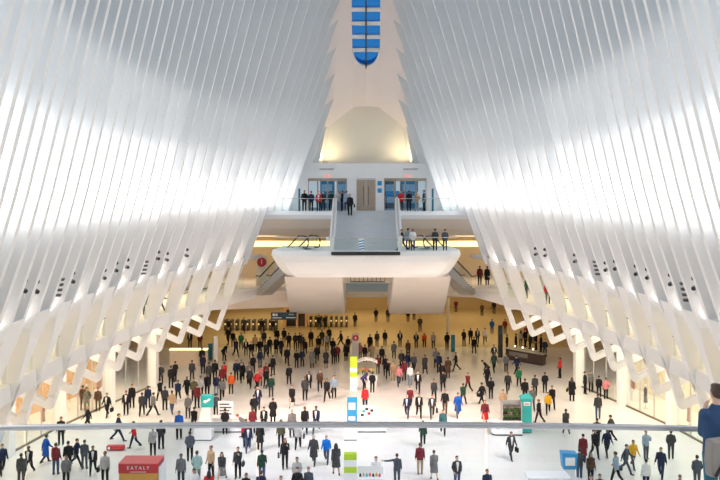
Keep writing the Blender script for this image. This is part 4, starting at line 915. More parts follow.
 (11.96, 40.9, 0, -5, 'pockets', 'charcoal', None, 'black', 'jacket', 'short', 'k', 0, 0.986, 'person in charcoal jacket and black trousers standing, right of curved white counter', 'people on the main floor'),
 (11.39, 40.5, 0, -10, 'stand', 'black', None, 'black', 'jacket', 'short', 'b', 0, 1.037, 'person in black jacket and matching trousers standing, right of curved white counter', 'people on the main floor'),
 (15.65, 46.89, 0, 8, 'walk', 'yellow', None, 'slate', 'jacket', 'short', 'k', 1, 0.975, 'person in yellow jacket and slate trousers walking, well in front of right shops', 'people on the main floor'),
 (16.97, 48.48, 0, 12, 'phone', 'lightblue', None, 'slate', 'jacket', 'short', 'r', 0, 0.983, 'red haired person in light blue jacket on the phone, well in front of right shops', 'people on the main floor'),
 (18.48, 48.48, 0, 170, 'pockets', 'charcoal', None, 'charcoal', 'jacket', 'short', 'k', 1, 1.004, 'person in charcoal jacket and matching trousers standing, well front-right of right shops', 'people on the main floor'),
 (16.62, 45.07, 0, -33, 'step', 'navy', None, 'navy', 'jacket', 'short', 'b', 0, 1.035, 'person in navy jacket and matching trousers walking, well in front of right shops', 'people on the main floor'),
 (15.19, 43.39, 0, 178, 'stand', 'white', None, 'navy', 'jacket', 'short', 'k', 0, 0.96, 'person in white jacket and navy trousers standing, well right of curved white counter', 'people on the main floor'),
 (18.08, 43.69, 0, 172, 'pockets', 'slate', None, 'slate', 'jacket', 'short', 'k', 0, 1.023, 'person in slate jacket and matching trousers standing, well front-right of right shops', 'people on the main floor'),
 (16.0, 40.76, 0, -5, 'stand', 'black', None, 'black', 'jacket', 'short', 'k', 1, 0.992, 'person in black jacket and matching trousers standing, well right of curved white counter', 'people on the main floor'),
 (-20.57, 58.99, 0, 6, 'pockets', 'olive', None, 'olive', 'jacket', 'short', 'b', 0, 1.025, 'person in olive jacket and matching trousers standing, right of left shops', 'people on the main floor'),
 (-19.85, 59.26, 0, 9, 'stand', 'brown', None, 'olive', 'jacket', 'short', 'b', 0, 0.99, 'person in brown jacket and olive trousers standing, right of left shops', 'people on the main floor'),
 (-18.67, 57.66, 0, -11, 'step', 'black', 'white', 'black', 'jacket', 'short', 'k', 0, 1.007, 'person in black jacket over white shirt walking, right of left shops', 'people on the main floor'),
 (-18.93, 54.47, 0, -87, 'walk', 'black', None, 'black', 'jacket', 'short', 'y', 1, 0.953, 'blond person in black jacket and matching trousers walking, in front of left shops', 'people on the main floor'),
 (-21.06, 59.53, 0, 169, 'stand', 'brown', None, 'brown', 'jacket', 'short', 'k', 0, 1.045, 'person in brown jacket and matching trousers standing, rear-right of left shops', 'people on the main floor'),
 (-17.45, 58.18, 0, 5, 'stand', 'black', 'white', 'black', 'jacket', 'short', 'k', 1, 1.008, 'person in black jacket over white shirt standing, right of left shops', 'people on the main floor'),
 (-17.58, 60.09, 0, -4, 'stand', 'black', None, 'black', 'jacket', 'short', 'k', 0, 1.019, 'person in black jacket and matching trousers standing, right of left shops', 'people on the main floor'),
 (-16.22, 57.92, 0, 189, 'walk', 'charcoal', None, 'black', 'jacket', 'short', 'k', 1, 0.998, 'person in charcoal jacket and black trousers walking away, rear-right of red bench', 'people on the main floor'),
 (-16.38, 60.09, 0, 192, 'stand', 'navy', None, 'navy', 'jacket', 'short', 'k', 1, 0.95, 'person in navy jacket and matching trousers standing, well rear-right of red bench', 'people on the main floor'),
 (-15.42, 57.92, 0, 140, 'walk', 'grey', None, 'black', 'jacket', 'short', 'k', 0, 0.999, 'person in grey jacket and black trousers walking away, well left of teal kiosk', 'people on the main floor'),
 (-16.0, 62.14, 0, -128, 'step', 'black', None, 'black', 'jacket', 'cap', 'black', 0, 0.969, 'capped person in black jacket and matching trousers walking away, front-left of lit tan counter', 'people on the main floor'),
 (-14.96, 59.53, 0, 175, 'stand', 'charcoal', None, 'black', 'jacket', 'short', 'k', 1, 1.0, 'person in charcoal jacket and black trousers standing, left of teal kiosk, the right one', 'people on the main floor'),
 (-14.17, 58.45, 0, -150, 'walk', 'tan', None, 'denim', 'jacket', 'short', 'b', 2, 1.007, 'person in tan jacket and denim trousers walking away, left of teal kiosk', 'people on the main floor'),
 (-14.6, 62.14, 0, 2, 'walk', 'navy', None, 'black', 'jacket', 'short', 'k', 1, 0.964, 'person in navy jacket and black trousers walking, in front of lit tan counter', 'people on the main floor'),
 (-12.77, 57.4, 0, -11, 'pockets', 'grey', None, 'charcoal', 'jacket', 'short', 'b', 0, 0.955, 'person in grey jacket and charcoal trousers standing, rear-left of teal kiosk', 'people on the main floor'),
 (-11.66, 54.24, 0, 173, 'walk', 'black', None, 'black', 'jacket', 'short', 'k', 0, 0.958, 'person in black jacket and matching trousers walking away, left of teal kiosk', 'people on the main floor'),
 (-14.11, 63.05, 0, -2, 'step', 'black', None, 'black', 'jacket', 'short', 'k', 2, 0.982, 'person in black jacket and matching trousers stepping, in front of lit tan counter', 'people on the main floor'),
 (-13.36, 62.14, 0, 3, 'stand', 'olive', None, 'black', 'jacket', 'short', 'b', 0, 1.019, 'person in olive jacket and black trousers standing, behind teal kiosk', 'people on the main floor'),
 (-13.02, 63.02, 0, -8, 'stand', 'lightgrey', None, 'black', 'jacket', 'short', 'k', 2, 1.01, 'person in pale grey jacket and black trousers standing, behind teal kiosk', 'people on the main floor'),
 (-12.69, 60.09, 0, 169, 'stand', 'maroon', None, 'black', 'jacket', 'short', 'b', 0, 1.024, 'person in maroon jacket and black trousers standing, behind teal kiosk', 'people on the main floor'),
 (-12.62, 63.6, 0, 9, 'stand', 'black', None, 'black', 'jacket', 'short', 'k', 2, 1.043, 'person in black jacket and matching trousers standing, in front of white pylon, the left one', 'people on the main floor'),
 (-11.95, 63.8, 0, 176, 'stand', 'navy', None, 'lightdenim', 'jacket', 'short', 'k', 1, 0.982, 'person in navy jacket and pale denim trousers standing, in front of white pylon', 'people on the main floor'),
 (-11.24, 62.44, 0, 11, 'walk', 'grey', None, 'black', 'jacket', 'short', 'b', 1, 1.035, 'person in grey jacket and black trousers walking, behind menu board counter', 'people on the main floor'),
 (-9.41, 54.94, 0, 10, 'stand', 'red', None, 'black', 'jacket', 'short', 'k', 0, 0.997, 'person in red jacket and black trousers standing, rear-left of menu board counter', 'people on the main floor'),
 (-10.81, 57.66, 0, 177, 'pockets', 'slate', None, 'black', 'jacket', 'short', 'k', 0, 0.971, 'person in slate jacket and black trousers standing, rear-right of teal kiosk', 'people on the main floor'),
 (-10.85, 64.32, 0, 179, 'stand', 'orange', None, 'black', 'jacket', 'short', 'b', 1, 0.996, 'person in orange jacket and black trousers standing, in front of white pylon', 'people on the main floor'),
 (-8.07, 59.81, 0, 0, 'step', 'navy', 'white', 'navy', 'jacket', 'short', 'b', 0, 0.996, 'person in navy jacket over white shirt walking, rear-right of menu board counter', 'people on the main floor'),
 (-7.96, 56.89, 0, 183, 'pockets', 'black', None, 'black', 'jacket', 'short', 'k', 0, 1.035, 'person in black jacket and matching trousers standing, right of menu board counter', 'people on the main floor'),
 (-7.61, 53.72, 0, 182, 'stand', 'maroon', None, 'black', 'jacket', 'short', 'k', 2, 0.99, 'person in maroon jacket and black trousers standing, right of menu board counter', 'people on the main floor'),
 (-6.92, 54.24, 0, 1, 'walk', 'black', 'white', 'black', 'jacket', 'short', 'k', 0, 0.976, 'person in black jacket over white shirt walking, right of menu board counter', 'people on the main floor'),
 (-6.53, 56.14, 0, 183, 'pockets', 'black', None, 'black', 'coat', 'short', 'b', 0, 1.003, 'person in black long coat standing, right of menu board counter', 'people on the main floor'),
 (-7.96, 52.73, 0, -79, 'bend', 'grey', None, 'black', 'jacket', 'short', 'r', 0, 1.008, 'red haired person in grey jacket and black trousers bending, right of menu board counter', 'people on the main floor'),
 (-7.52, 63.37, 0, 180, 'stand', 'darkgreen', None, 'charcoal', 'jacket', 'short', 'k', 0, 1.014, 'person in dark green jacket and charcoal trousers standing, rear-right of menu board counter', 'people on the main floor'),
 (-8.29, 66.32, 0, 178, 'walk', 'black', None, 'black', 'jacket', 'short', 'k', 1, 0.968, 'person in black jacket and matching trousers walking away, well right of white pylon', 'people on the main floor'),
 (-8.9, 65.31, 0, 45, 'walk', 'red', None, 'black', 'jacket', 'short', 'y', 0, 0.982, 'blond person in red jacket and black trousers walking, front-right of white pylon', 'people on the main floor'),
 (-5.58, 60.38, 0, -6, 'walk', 'black', None, 'black', 'skirt', 'long', 'b', 0, 0.974, 'long haired person in black jacket and skirt walking, well right of menu board counter', 'people on the main floor'),
 (-4.76, 62.44, 0, -5, 'pockets', 'charcoal', None, 'black', 'jacket', 'short', 'k', 2, 1.041, 'person in charcoal jacket and black trousers standing, well left of flower stall', 'people on the main floor'),
 (-6.48, 67.37, 0, 191, 'step', 'black', None, 'black', 'jacket', 'short', 'b', 0, 0.989, 'person in black jacket and matching trousers walking away, well left of flower stall', 'people on the main floor'),
 (-4.65, 65.31, 0, 1, 'walk', 'black', 'white', 'black', 'jacket', 'short', 'k', 2, 0.962, 'person in black jacket over white shirt walking, well left of flower stall', 'people on the main floor'),
 (-3.76, 65.31, 0, 1, 'walk', 'brown', None, 'black', 'jacket', 'long', 'b', 0, 1.031, 'long haired person in brown jacket and black trousers walking, left of flower stall', 'people on the main floor'),
 (-3.03, 62.14, 0, -12, 'walk', 'black', None, 'black', 'jacket', 'long', 'k', 1, 1.044, 'long haired person in black jacket and matching trousers walking, left of flower stall', 'people on the main floor'),
 (-2.52, 63.05, 0, -2, 'pockets', 'lightblue', None, 'black', 'jacket', 'short', 'b', 0, 1.006, 'person in light blue jacket and black trousers standing, left of flower stall', 'people on the main floor'),
 (-0.27, 65.49, 0, 92, 'bend', 'purple', None, 'black', 'jacket', 'short', 'k', 0, 1.049, 'person in purple jacket and black trousers bending, in front of flower stall', 'people on the main floor'),
 (0.51, 64.79, 0, 168, 'pockets', 'black', None, 'black', 'jacket', 'short', 'k', 0, 0.956, 'person in black jacket and matching trousers standing, right of flower stall', 'people on the main floor'),
 (-0.07, 59.53, 0, 183, 'stand', 'red', None, 'navy', 'jacket', 'short', 'b', 0, 1.012, 'person in red jacket and navy trousers standing, in front of flower stall', 'people on the main floor'),
 (3.31, 60.09, 0, 3, 'walk', 'maroon', None, 'navy', 'jacket', 'short', 'k', 0, 0.952, 'person in maroon jacket and navy trousers walking, right of flower stall', 'people on the main floor'),
 (2.94, 57.4, 0, -11, 'step', 'navy', 'white', 'navy', 'jacket', 'short', 'g', 0, 0.969, 'grey haired person in navy jacket over white shirt walking, front-right of flower stall', 'people on the main floor'),
 (3.8, 57.4, 0, 3, 'step', 'black', 'white', 'black', 'jacket', 'short', 'b', 1, 1.04, 'person in black jacket over white shirt walking, well right of flower stall', 'people on the main floor'),
 (4.74, 57.4, 0, -1, 'walk', 'charcoal', 'white', 'charcoal', 'jacket', 'short', 'r', 0, 0.998, 'red haired person in charcoal jacket over white shirt walking, well left of flower rack', 'people on the main floor'),
 (5.28, 62.14, 0, 4, 'step', 'charcoal', None, 'black', 'jacket', 'short', 'b', 1, 0.98, 'person in charcoal jacket and black trousers stepping, in front of blue pylon', 'people on the main floor'),
 (4.2, 64.65, 0, -4, 'step', 'black', 'white', 'black', 'jacket', 'short', 'k', 0, 1.045, 'person in black jacket over white shirt walking, right of flower stall', 'people on the main floor'),
 (2.76, 67.02, 0, 5, 'walk', 'pink', None, 'navy', 'jacket', 'short', 'b', 0, 1.035, 'person in pink jacket and navy trousers walking, right of flower stall', 'people on the main floor'),
 (3.71, 67.37, 0, 6, 'stand', 'white', None, 'lightdenim', 'jacket', 'short', 'k', 1, 0.983, 'person in white jacket and pale denim trousers standing, right of flower stall', 'people on the main floor'),
 (6.29, 65.31, 0, -11, 'walk', 'black', None, 'black', 'jacket', 'short', 'k', 1, 0.967, 'person in black jacket and matching trousers walking, in front of blue pylon, second from left', 'people on the main floor'),
 (5.77, 58.45, 0, -11, 'step', 'black', None, 'brown', 'jacket', 'short', 'b', 0, 1.034, 'person in black jacket and brown trousers stepping, well left of flower rack', 'people on the main floor'),
 (6.63, 57.66, 0, 4, 'walk', 'blue', None, 'denim', 'coat', 'short', 'k', 0, 1.042, 'person in blue long coat walking, left of flower rack', 'people on the main floor'),
 (7.39, 60.95, 0, 151, 'walk', 'darkgreen', None, 'black', 'jacket', 'short', 'k', 1, 0.973, 'person in dark green jacket and black trousers walking away, left of flower rack', 'people on the main floor'),
 (8.24, 64.65, 0, -46, 'walk', 'maroon', None, 'black', 'jacket', 'short', 'b', 0, 0.977, 'person in maroon jacket and black trousers walking, in front of blue pylon', 'people on the main floor'),
 (8.84, 60.95, 0, -141, 'walk', 'black', None, 'black', 'jacket', 'short', 'k', 1, 1.011, 'person in black jacket and matching trousers walking away, rear-left of flower rack', 'people on the main floor'),
 (9.8, 62.75, 0, 182, 'pockets', 'black', None, 'black', 'jacket', 'short', 'k', 1, 0.965, 'person in black jacket and matching trousers standing, behind flower rack', 'people on the main floor'),
 (11.47, 64.65, 0, -4, 'walk', 'charcoal', None, 'black', 'jacket', 'short', 'k', 1, 0.997, 'person in charcoal jacket and black trousers walking, in front of bar counter', 'people on the main floor'),
 (12.75, 66.67, 0, 177, 'step', 'green', None, 'black', 'jacket', 'short', 'k', 0, 0.96, 'person in green jacket and black trousers stepping away, in front of bar counter', 'people on the main floor'),
 (12.29, 61.84, 0, 176, 'stand', 'black', None, 'black', 'jacket', 'short', 'k', 1, 1.034, 'person in black jacket and matching trousers standing, behind teal pillar', 'people on the main floor'),
 (8.28, 55.65, 0, -3, 'walk', 'maroon', None, 'red', 'skirt', 'short', 'r', 0, 1.037, 'red haired person in maroon jacket and skirt walking, left of flower rack', 'people on the main floor'),
 (10.01, 58.45, 0, 2, 'pockets', 'tan', None, 'tan', 'jacket', 'short', 'b', 0, 1.023, 'person in tan jacket and matching trousers standing, behind flower rack', 'people on the main floor'),
 (13.45, 63.68, 0, 175, 'stand', 'charcoal', None, 'black', 'jacket', 'short', 'k', 0, 0.957, 'person in charcoal jacket and black trousers standing, in front of bar counter', 'people on the main floor'),
 (14.46, 64.65, 0, 177, 'pockets', 'black', None, 'black', 'jacket', 'short', 'k', 0, 0.96, 'person in black jacket and matching trousers standing, in front of bar counter', 'people on the main floor'),
 (12.14, 56.14, 0, -133, 'step', 'black', None, 'black', 'jacket', 'short', 'r', 1, 0.958, 'red haired person in black jacket and matching trousers walking away, rear-right of teal pillar', 'people on the main floor'),
 (13.3, 58.45, 0, -11, 'walk', 'yellow', None, 'black', 'jacket', 'short', 'b', 0, 0.955, 'person in yellow jacket and black trousers walking, rear-right of teal pillar', 'people on the main floor'),
 (12.35, 59.53, 0, 2, 'step', 'grey', None, 'slate', 'jacket', 'short', 'b', 0, 1.009, 'person in grey jacket and slate trousers walking, behind teal pillar', 'people on the main floor'),
 (16.0, 62.14, 0, 146, 'stand', 'black', None, 'black', 'coat', 'long', 'b', 0, 1.047, 'long haired person in black long coat standing, left of right shops', 'people on the main floor'),
 (17.61, 64.32, 0, 85, 'pockets', 'black', None, 'black', 'jacket', 'short', 'k', 0, 1.029, 'person in black jacket and matching trousers standing, left of right shops, the left one', 'people on the main floor'),
 (18.27, 64.97, 0, -7, 'stand', 'grey', None, 'black', 'jacket', 'short', 'k', 0, 0.968, 'person in grey jacket and black trousers standing, left of right shops', 'people on the main floor'),
 (18.46, 63.37, 0, 147, 'stand', 'black', None, 'black', 'jacket', 'short', 'k', 0, 0.961, 'person in black jacket and matching trousers standing, left of right shops, the right one', 'people on the main floor'),
 (18.82, 62.75, 0, 174, 'pockets', 'pink', None, 'black', 'jacket', 'short', 'b', 0, 0.959, 'person in pink jacket and black trousers standing, left of right shops', 'people on the main floor'),
 (16.57, 57.14, 0, 172, 'stand', 'charcoal', None, 'denim', 'jacket', 'short', 'k', 1, 1.033, 'person in charcoal jacket and denim trousers standing, left of right shops', 'people on the main floor'),
 (16.96, 69.95, 0, -92, 'pockets', 'red', None, 'black', 'jacket', 'short', 'k', 2, 1.026, 'person in red jacket and black trousers standing, right of bar counter', 'people on the main floor'),
 (13.91, 59.81, 0, 5, 'step', 'black', None, 'black', 'jacket', 'short', 'k', 0, 1.01, 'person in black jacket and matching trousers walking, rear-right of teal pillar', 'people on the main floor'),
 (-18.41, 83.66, 0, -10, 'stand', 'black', 'white', 'black', 'jacket', 'short', 'k', 0, 1.034, 'person in black jacket over white shirt standing, behind lit tan counter', 'people on the main floor'),
 (-17.36, 83.66, 0, 176, 'stand', 'maroon', None, 'black', 'jacket', 'short', 'k', 0, 0.971, 'person in maroon jacket and black trousers standing, rear-right of lit tan counter', 'people on the main floor'),
 (-14.57, 71.51, 0, 176, 'pockets', 'navy', None, 'black', 'jacket', 'short', 'k', 0, 1.023, 'person in navy jacket and black trousers standing, front-right of lit tan counter', 'people on the main floor'),
 (-15.35, 74.85, 0, 188, 'stand', 'black', None, 'black', 'jacket', 'short', 'k', 0, 0.998, 'person in black jacket and matching trousers standing, right of lit tan counter', 'people on the main floor'),
 (-14.97, 68.82, 0, 179, 'stand', 'charcoal', None, 'charcoal', 'jacket', 'short', 'k', 0, 1.024, 'person in charcoal jacket and matching trousers standing, in front of lit tan counter', 'people on the main floor'),
 (-16.34, 68.45, 0, -131, 'pockets', 'black', None, 'black', 'jacket', 'short', 'k', 0, 1.011, 'person in black jacket and matching trousers standing, front-left of lit tan counter, the right one', 'people on the main floor'),
 (-16.17, 66.32, 0, 172, 'stand', 'black', None, 'black', 'jacket', 'short', 'k', 0, 1.05, 'person in black jacket and matching trousers standing, front-left of lit tan counter, the left one', 'people on the main floor'),
 (-17.35, 67.72, 0, -4, 'pockets', 'charcoal', None, 'black', 'jacket', 'short', 'b', 0, 0.958, 'person in charcoal jacket and black trousers standing, front-left of lit tan counter', 'people on the main floor'),
 (-12.99, 68.82, 0, 184, 'stand', 'black', None, 'black', 'jacket', 'short', 'k', 1, 1.043, 'person in black jacket and matching trousers standing, in front of white pylon, the right one', 'people on the main floor'),
 (-13.29, 67.72, 0, 189, 'stand', 'charcoal', None, 'black', 'jacket', 'short', 'k', 1, 1.049, 'person in charcoal jacket and black trousers standing, in front of white pylon', 'people on the main floor'),
 (-12.15, 68.45, 0, 179, 'walk', 'red', None, 'black', 'jacket', 'short', 'k', 0, 1.004, 'person in red jacket and black trousers walking away, in front of white pylon', 'people on the main floor'),
 (-11.94, 66.32, 0, -7, 'stand', 'maroon', None, 'black', 'jacket', 'short', 'b', 2, 1.04, 'person in maroon jacket and black trousers standing, in front of white pylon', 'people on the main floor'),
 (-13.78, 77.11, 0, 131, 'bend', 'black', None, 'black', 'jacket', 'short', 'k', 0, 1.027, 'person in black jacket and matching trousers bending, right of white pylon', 'people on the main floor'),
 (-12.84, 79.01, 0, 41, 'step', 'navy', None, 'black', 'jacket', 'short', 'k', 2, 1.05, 'person in navy jacket and black trousers walking, right of white pylon', 'people on the main floor'),
 (-14.82, 85.91, 0, -7, 'step', 'black', None, 'black', 'jacket', 'short', 'k', 0, 1.043, 'person in black jacket and matching trousers walking, rear-right of white pylon', 'people on the main floor'),
 (-11.17, 68.87, 0, 7, 'stand', 'navy', None, 'black', 'jacket', 'short', 'b', 0, 1.022, 'person in navy jacket and black trousers standing, front-right of white pylon', 'people on the main floor'),
 (-10.56, 68.36, 0, 8, 'walk', 'black', None, 'black', 'jacket', 'short', 'k', 0, 1.014, 'person in black jacket and matching trousers walking, front-right of white pylon', 'people on the main floor'),
 (-9.62, 66.32, 0, -8, 'step', 'charcoal', None, 'black', 'jacket', 'short', 'b', 0, 0.978, 'person in charcoal jacket and black trousers walking, front-right of white pylon', 'people on the main floor'),
 (-12.9, 82.58, 0, -5, 'pockets', 'green', None, 'black', 'jacket', 'short', 'k', 1, 1.024, 'person in green jacket and black trousers standing, in front of left turnstiles', 'people on the main floor'),
 (-11.93, 79.5, 0, 7, 'stand', 'black', 'white', 'black', 'jacket', 'short', 'k', 0, 0.96, 'person in black jacket over white shirt standing, right of white pylon', 'people on the main floor'),
 (-11.29, 78.53, 0, 3, 'walk', 'black', None, 'black', 'jacket', 'short', 'k', 0, 0.958, 'person in black jacket and matching trousers walking, right of white pylon', 'people on the main floor'),
 (-11.31, 81.53, 0, 187, 'stand', 'tan', None, 'black', 'jacket', 'short', 'b', 2, 1.02, 'person in tan jacket and black trousers standing, in front of left turnstiles', 'people on the main floor'),
 (-10.47, 79.01, 0, -4, 'pockets', 'black', None, 'black', 'jacket', 'short', 'k', 0, 1.038, 'person in black jacket and matching trousers standing, in front of left turnstiles', 'people on the main floor'),
 (-9.76, 78.05, 0, -9, 'walk', 'charcoal', None, 'black', 'jacket', 'short', 'k', 0, 0.981, 'person in charcoal jacket and black trousers walking, in front of left turnstiles', 'people on the main floor'),
 (-9.66, 80.33, 0, 175, 'stand', 'black', None, 'black', 'jacket', 'short', 'k', 0, 1.004, 'person in black jacket and matching trousers standing, front-right of left turnstiles', 'people on the main floor'),
 (-9.06, 80.68, 0, 7, 'stand', 'black', None, 'black', 'coat', 'short', 'b', 0, 0.979, 'person in black long coat standing, front-right of left turnstiles', 'people on the main floor'),
 (-8.45, 79.5, 0, -5, 'step', 'black', None, 'black', 'jacket', 'short', 'k', 0, 1.031, 'person in black jacket and matching trousers walking, in front of ticket booth, leftmost', 'people on the main floor'),
 (-7.95, 82.4, 0, 176, 'pockets', 'black', None, 'black', 'jacket', 'short', 'k', 0, 1.031, 'person in black jacket and matching trousers standing, in front of ticket booth, leftmost', 'people on the main floor'),
 (-7.29, 82.65, 0, -2, 'pockets', 'charcoal', None, 'black', 'jacket', 'short', 'b', 0, 1.003, 'person in charcoal jacket and black trousers standing, in front of ticket booth, the left one', 'people on the main floor'),
 (-6.9, 83.23, 0, 178, 'stand', 'black', None, 'black', 'jacket', 'short', 'k', 0, 0.955, 'person in black jacket and matching trousers standing, in front of ticket booth, rightmost', 'people on the main floor'),
 (-6.06, 79.5, 0, -2, 'walk', 'black', None, 'black', 'jacket', 'short', 'k', 2, 0.997, 'person in black jacket and matching trousers walking, in front of ticket booth, rightmost', 'people on the main floor'),
 (-7.39, 74.85, 0, 10, 'step', 'black', None, 'black', 'jacket', 'short', 'b', 0, 1.048, 'person in black jacket and matching trousers walking, in front of ticket booth, second from left', 'people on the main floor'),
 (-6.41, 73.95, 0, 172, 'pockets', 'black', None, 'black', 'jacket', 'short', 'k', 0, 0.951, 'person in black jacket and matching trousers standing, in front of ticket booth, second from left', 'people on the main floor'),
 (-5.93, 74.46, 0, -12, 'pockets', 'navy', None, 'black', 'jacket', 'short', 'k', 0, 0.955, 'person in navy jacket and black trousers standing, in front of ticket booth', 'people on the main floor'),
 (-9.8, 73.99, 0, 191, 'stand', 'navy', None, 'denim', 'jacket', 'short', 'k', 0, 0.981, 'person in navy jacket and denim trousers standing, right of white pylon', 'people on the main floor'),
 (-10.1, 71.51, 0, 189, 'step', 'black', None, 'black', 'jacket', 'short', 'k', 0, 0.992, 'person in black jacket and matching trousers walking away, right of white pylon', 'people on the main floor'),
 (-10.85, 69.6, 0, 12, 'walk', 'navy', 'white', 'black', 'jacket', 'short', 'k', 1, 0.993, 'person in navy jacket over white shirt walking, front-right of white pylon', 'people on the main floor'),
 (-9.9, 67.72, 0, -2, 'pockets', 'grey', None, 'black', 'jacket', 'short', 'b', 1, 1.041, 'person in grey jacket and black trousers standing, front-right of white pylon', 'people on the main floor'),
 (-8.51, 68.09, 0, 11, 'stand', 'maroon', None, 'black', 'jacket', 'short', 'b', 1, 0.964, 'person in maroon jacket and black trousers standing, right of white pylon', 'people on the main floor'),
 (-8.27, 71.11, 0, 150, 'stand', 'black', None, 'black', 'jacket', 'short', 'k', 1, 1.001, 'person in black jacket and matching trousers standing, well right of white pylon', 'people on the main floor'),
 (-8.88, 67.02, 0, 173, 'stand', 'pink', None, 'charcoal', 'jacket', 'short', 'b', 0, 0.967, 'person in pink jacket and charcoal trousers standing, right of white pylon', 'people on the main floor'),
 (-9.49, 85.33, 0, 6, 'stand', 'black', None, 'black', 'jacket', 'short', 'k', 2, 1.04, 'person in black jacket and matching trousers standing, front-left of ticket booth', 'people on the main floor'),
 (-8.81, 85.91, 0, 188, 'walk', 'black', None, 'black', 'jacket', 'short', 'k', 2, 1.017, 'person in black jacket and matching trousers walking away, front-left of ticket booth', 'people on the main floor'),
 (-10.74, 84.21, 0, 184, 'stand', 'charcoal', None, 'black', 'jacket', 'short', 'k', 0, 1.01, 'person in charcoal jacket and black trousers standing, front-right of left turnstiles', 'people on the main floor'),
 (-14.0, 84.21, 0, 0, 'stand', 'black', None, 'black', 'jacket', 'short', 'b', 0, 0.967, 'person in black jacket and matching trousers standing, rear-right of white pylon', 'people on the main floor'),
 (-5.79, 84.21, 0, -5, 'stand', 'black', None, 'black', 'jacket', 'short', 'k', 0, 1.049, 'person in black jacket and matching trousers standing, front-right of ticket booth', 'people on the main floor'),
 (-4.89, 81.53, 0, 176, 'walk', 'black', None, 'black', 'jacket', 'short', 'k', 0, 0.985, 'person in black jacket and matching trousers walking away, in front of right turnstiles', 'people on the main floor'),
 (-4.66, 84.77, 0, 173, 'pockets', 'charcoal', None, 'black', 'jacket', 'short', 'k', 2, 0.995, 'person in charcoal jacket and black trousers standing, in front of right turnstiles', 'people on the main floor'),
 (-4.03, 82.58, 0, -10, 'stand', 'lightgrey', None, 'black', 'jacket', 'short', 'b', 0, 0.981, 'person in pale grey jacket and black trousers standing, in front of right turnstiles', 'people on the main floor'),
 (-3.97, 85.91, 0, 2, 'stand', 'black', None, 'black', 'jacket', 'short', 'b', 1, 1.035, 'person in black jacket and matching trousers standing, in front of right turnstiles, the left one', 'people on the main floor'),
 (-2.63, 84.21, 0, -95, 'walk', 'black', None, 'black', 'jacket', 'short', 'k', 0, 1.011, 'person in black jacket and matching trousers walking, in front of right turnstiles, the right one', 'people on the main floor'),
 (-2.72, 76.27, 0, 7, 'pockets', 'maroon', None, 'black', 'jacket', 'short', 'b', 0, 1.005, 'person in maroon jacket and black trousers standing, rear-left of flower stall', 'people on the main floor'),
 (-3.28, 79.5, 0, 169, 'pockets', 'black', None, 'black', 'jacket', 'short', 'k', 2, 1.021, 'person in black jacket and matching trousers standing, in front of right turnstiles, the right one', 'people on the main floor'),
 (-4.99, 73.99, 0, 10, 'stand', 'grey', None, 'black', 'coat', 'short', 'b', 0, 1.017, 'person in grey long coat standing, in front of ticket booth', 'people on the main floor'),
 (-4.67, 76.19, 0, 5, 'walk', 'black', None, 'black', 'jacket', 'short', 'k', 2, 1.04, 'person in black jacket and matching trousers walking, in front of right turnstiles, the left one', 'people on the main floor'),
 (-3.7, 73.99, 0, 10, 'pockets', 'charcoal', None, 'charcoal', 'skirt', 'short', 'b', 2, 0.97, 'person in charcoal jacket and skirt standing, left of flower stall', 'people on the main floor'),
 (-3.07, 75.66, 0, 190, 'pockets', 'black', None, 'black', 'jacket', 'short', 'k', 1, 0.988, 'person in black jacket and matching trousers standing, rear-left of flower stall', 'people on the main floor'),
 (-1.93, 77.11, 0, 190, 'stand', 'black', None, 'black', 'coat', 'short', 'k', 2, 0.977, 'person in black long coat standing, rear-left of flower stall', 'people on the main floor'),
 (-1.82, 81.01, 0, 2, 'step', 'black', None, 'black', 'jacket', 'short', 'k', 0, 0.982, 'person in black jacket and matching trousers walking, front-right of right turnstiles', 'people on the main floor'),
 (-1.23, 82.05, 0, -12, 'stand', 'black', None, 'black', 'jacket', 'short', 'k', 0, 0.963, 'person in black jacket and matching trousers standing, front-right of right turnstiles', 'people on the main floor'),
 (-0.58, 77.58, 0, 6, 'pockets', 'pink', None, 'black', 'jacket', 'long', 'b', 0, 0.958, 'long haired person in pink jacket and black trousers standing, behind flower stall', 'people on the main floor'),
 (-0.1, 76.65, 0, 172, 'stand', 'black', None, 'black', 'jacket', 'short', 'k', 0, 0.958, 'person in black jacket and matching trousers standing, behind flower stall, the left one', 'people on the main floor'),
 (0.41, 81.53, 0, -5, 'stand', 'black', None, 'black', 'coat', 'short', 'k', 1, 1.034, 'person in black long coat standing, behind flower stall', 'people on the main floor'),
 (1.16, 84.21, 0, 184, 'stand', 'charcoal', None, 'black', 'jacket', 'short', 'b', 0, 0.951, 'person in charcoal jacket and black trousers standing, right of right turnstiles', 'people on the main floor'),
 (2.01, 84.77, 0, 1, 'stand', 'black', None, 'black', 'jacket', 'short', 'k', 0, 0.957, 'person in black jacket and matching trousers standing, behind flower stall, the right one', 'people on the main floor'),
 (0.58, 77.11, 0, 178, 'pockets', 'tan', None, 'khaki', 'jacket', 'short', 'b', 0, 0.977, 'person in tan jacket and khaki trousers standing, behind flower stall', 'people on the main floor'),
 (1.05, 71.54, 0, 11, 'pockets', 'maroon', None, 'black', 'jacket', 'short', 'b', 2, 0.974, 'person in maroon jacket and black trousers standing, rear-right of flower stall', 'people on the main floor'),
 (1.71, 71.08, 0, 3, 'walk', 'black', None, 'black', 'jacket', 'short', 'k', 0, 1.041, 'person in black jacket and matching trousers walking, right of flower stall, the left one', 'people on the main floor'),
 (1.91, 69.72, 0, -4, 'walk', 'black', None, 'black', 'jacket', 'short', 'b', 0, 0.964, 'person in black jacket and matching trousers walking, right of flower stall, the right one', 'people on the main floor'),
 (1.51, 75.74, 0, 174, 'stand', 'black', None, 'black', 'jacket', 'short', 'k', 0, 0.968, 'person in black jacket and matching trousers standing, rear-right of flower stall', 'people on the main floor'),
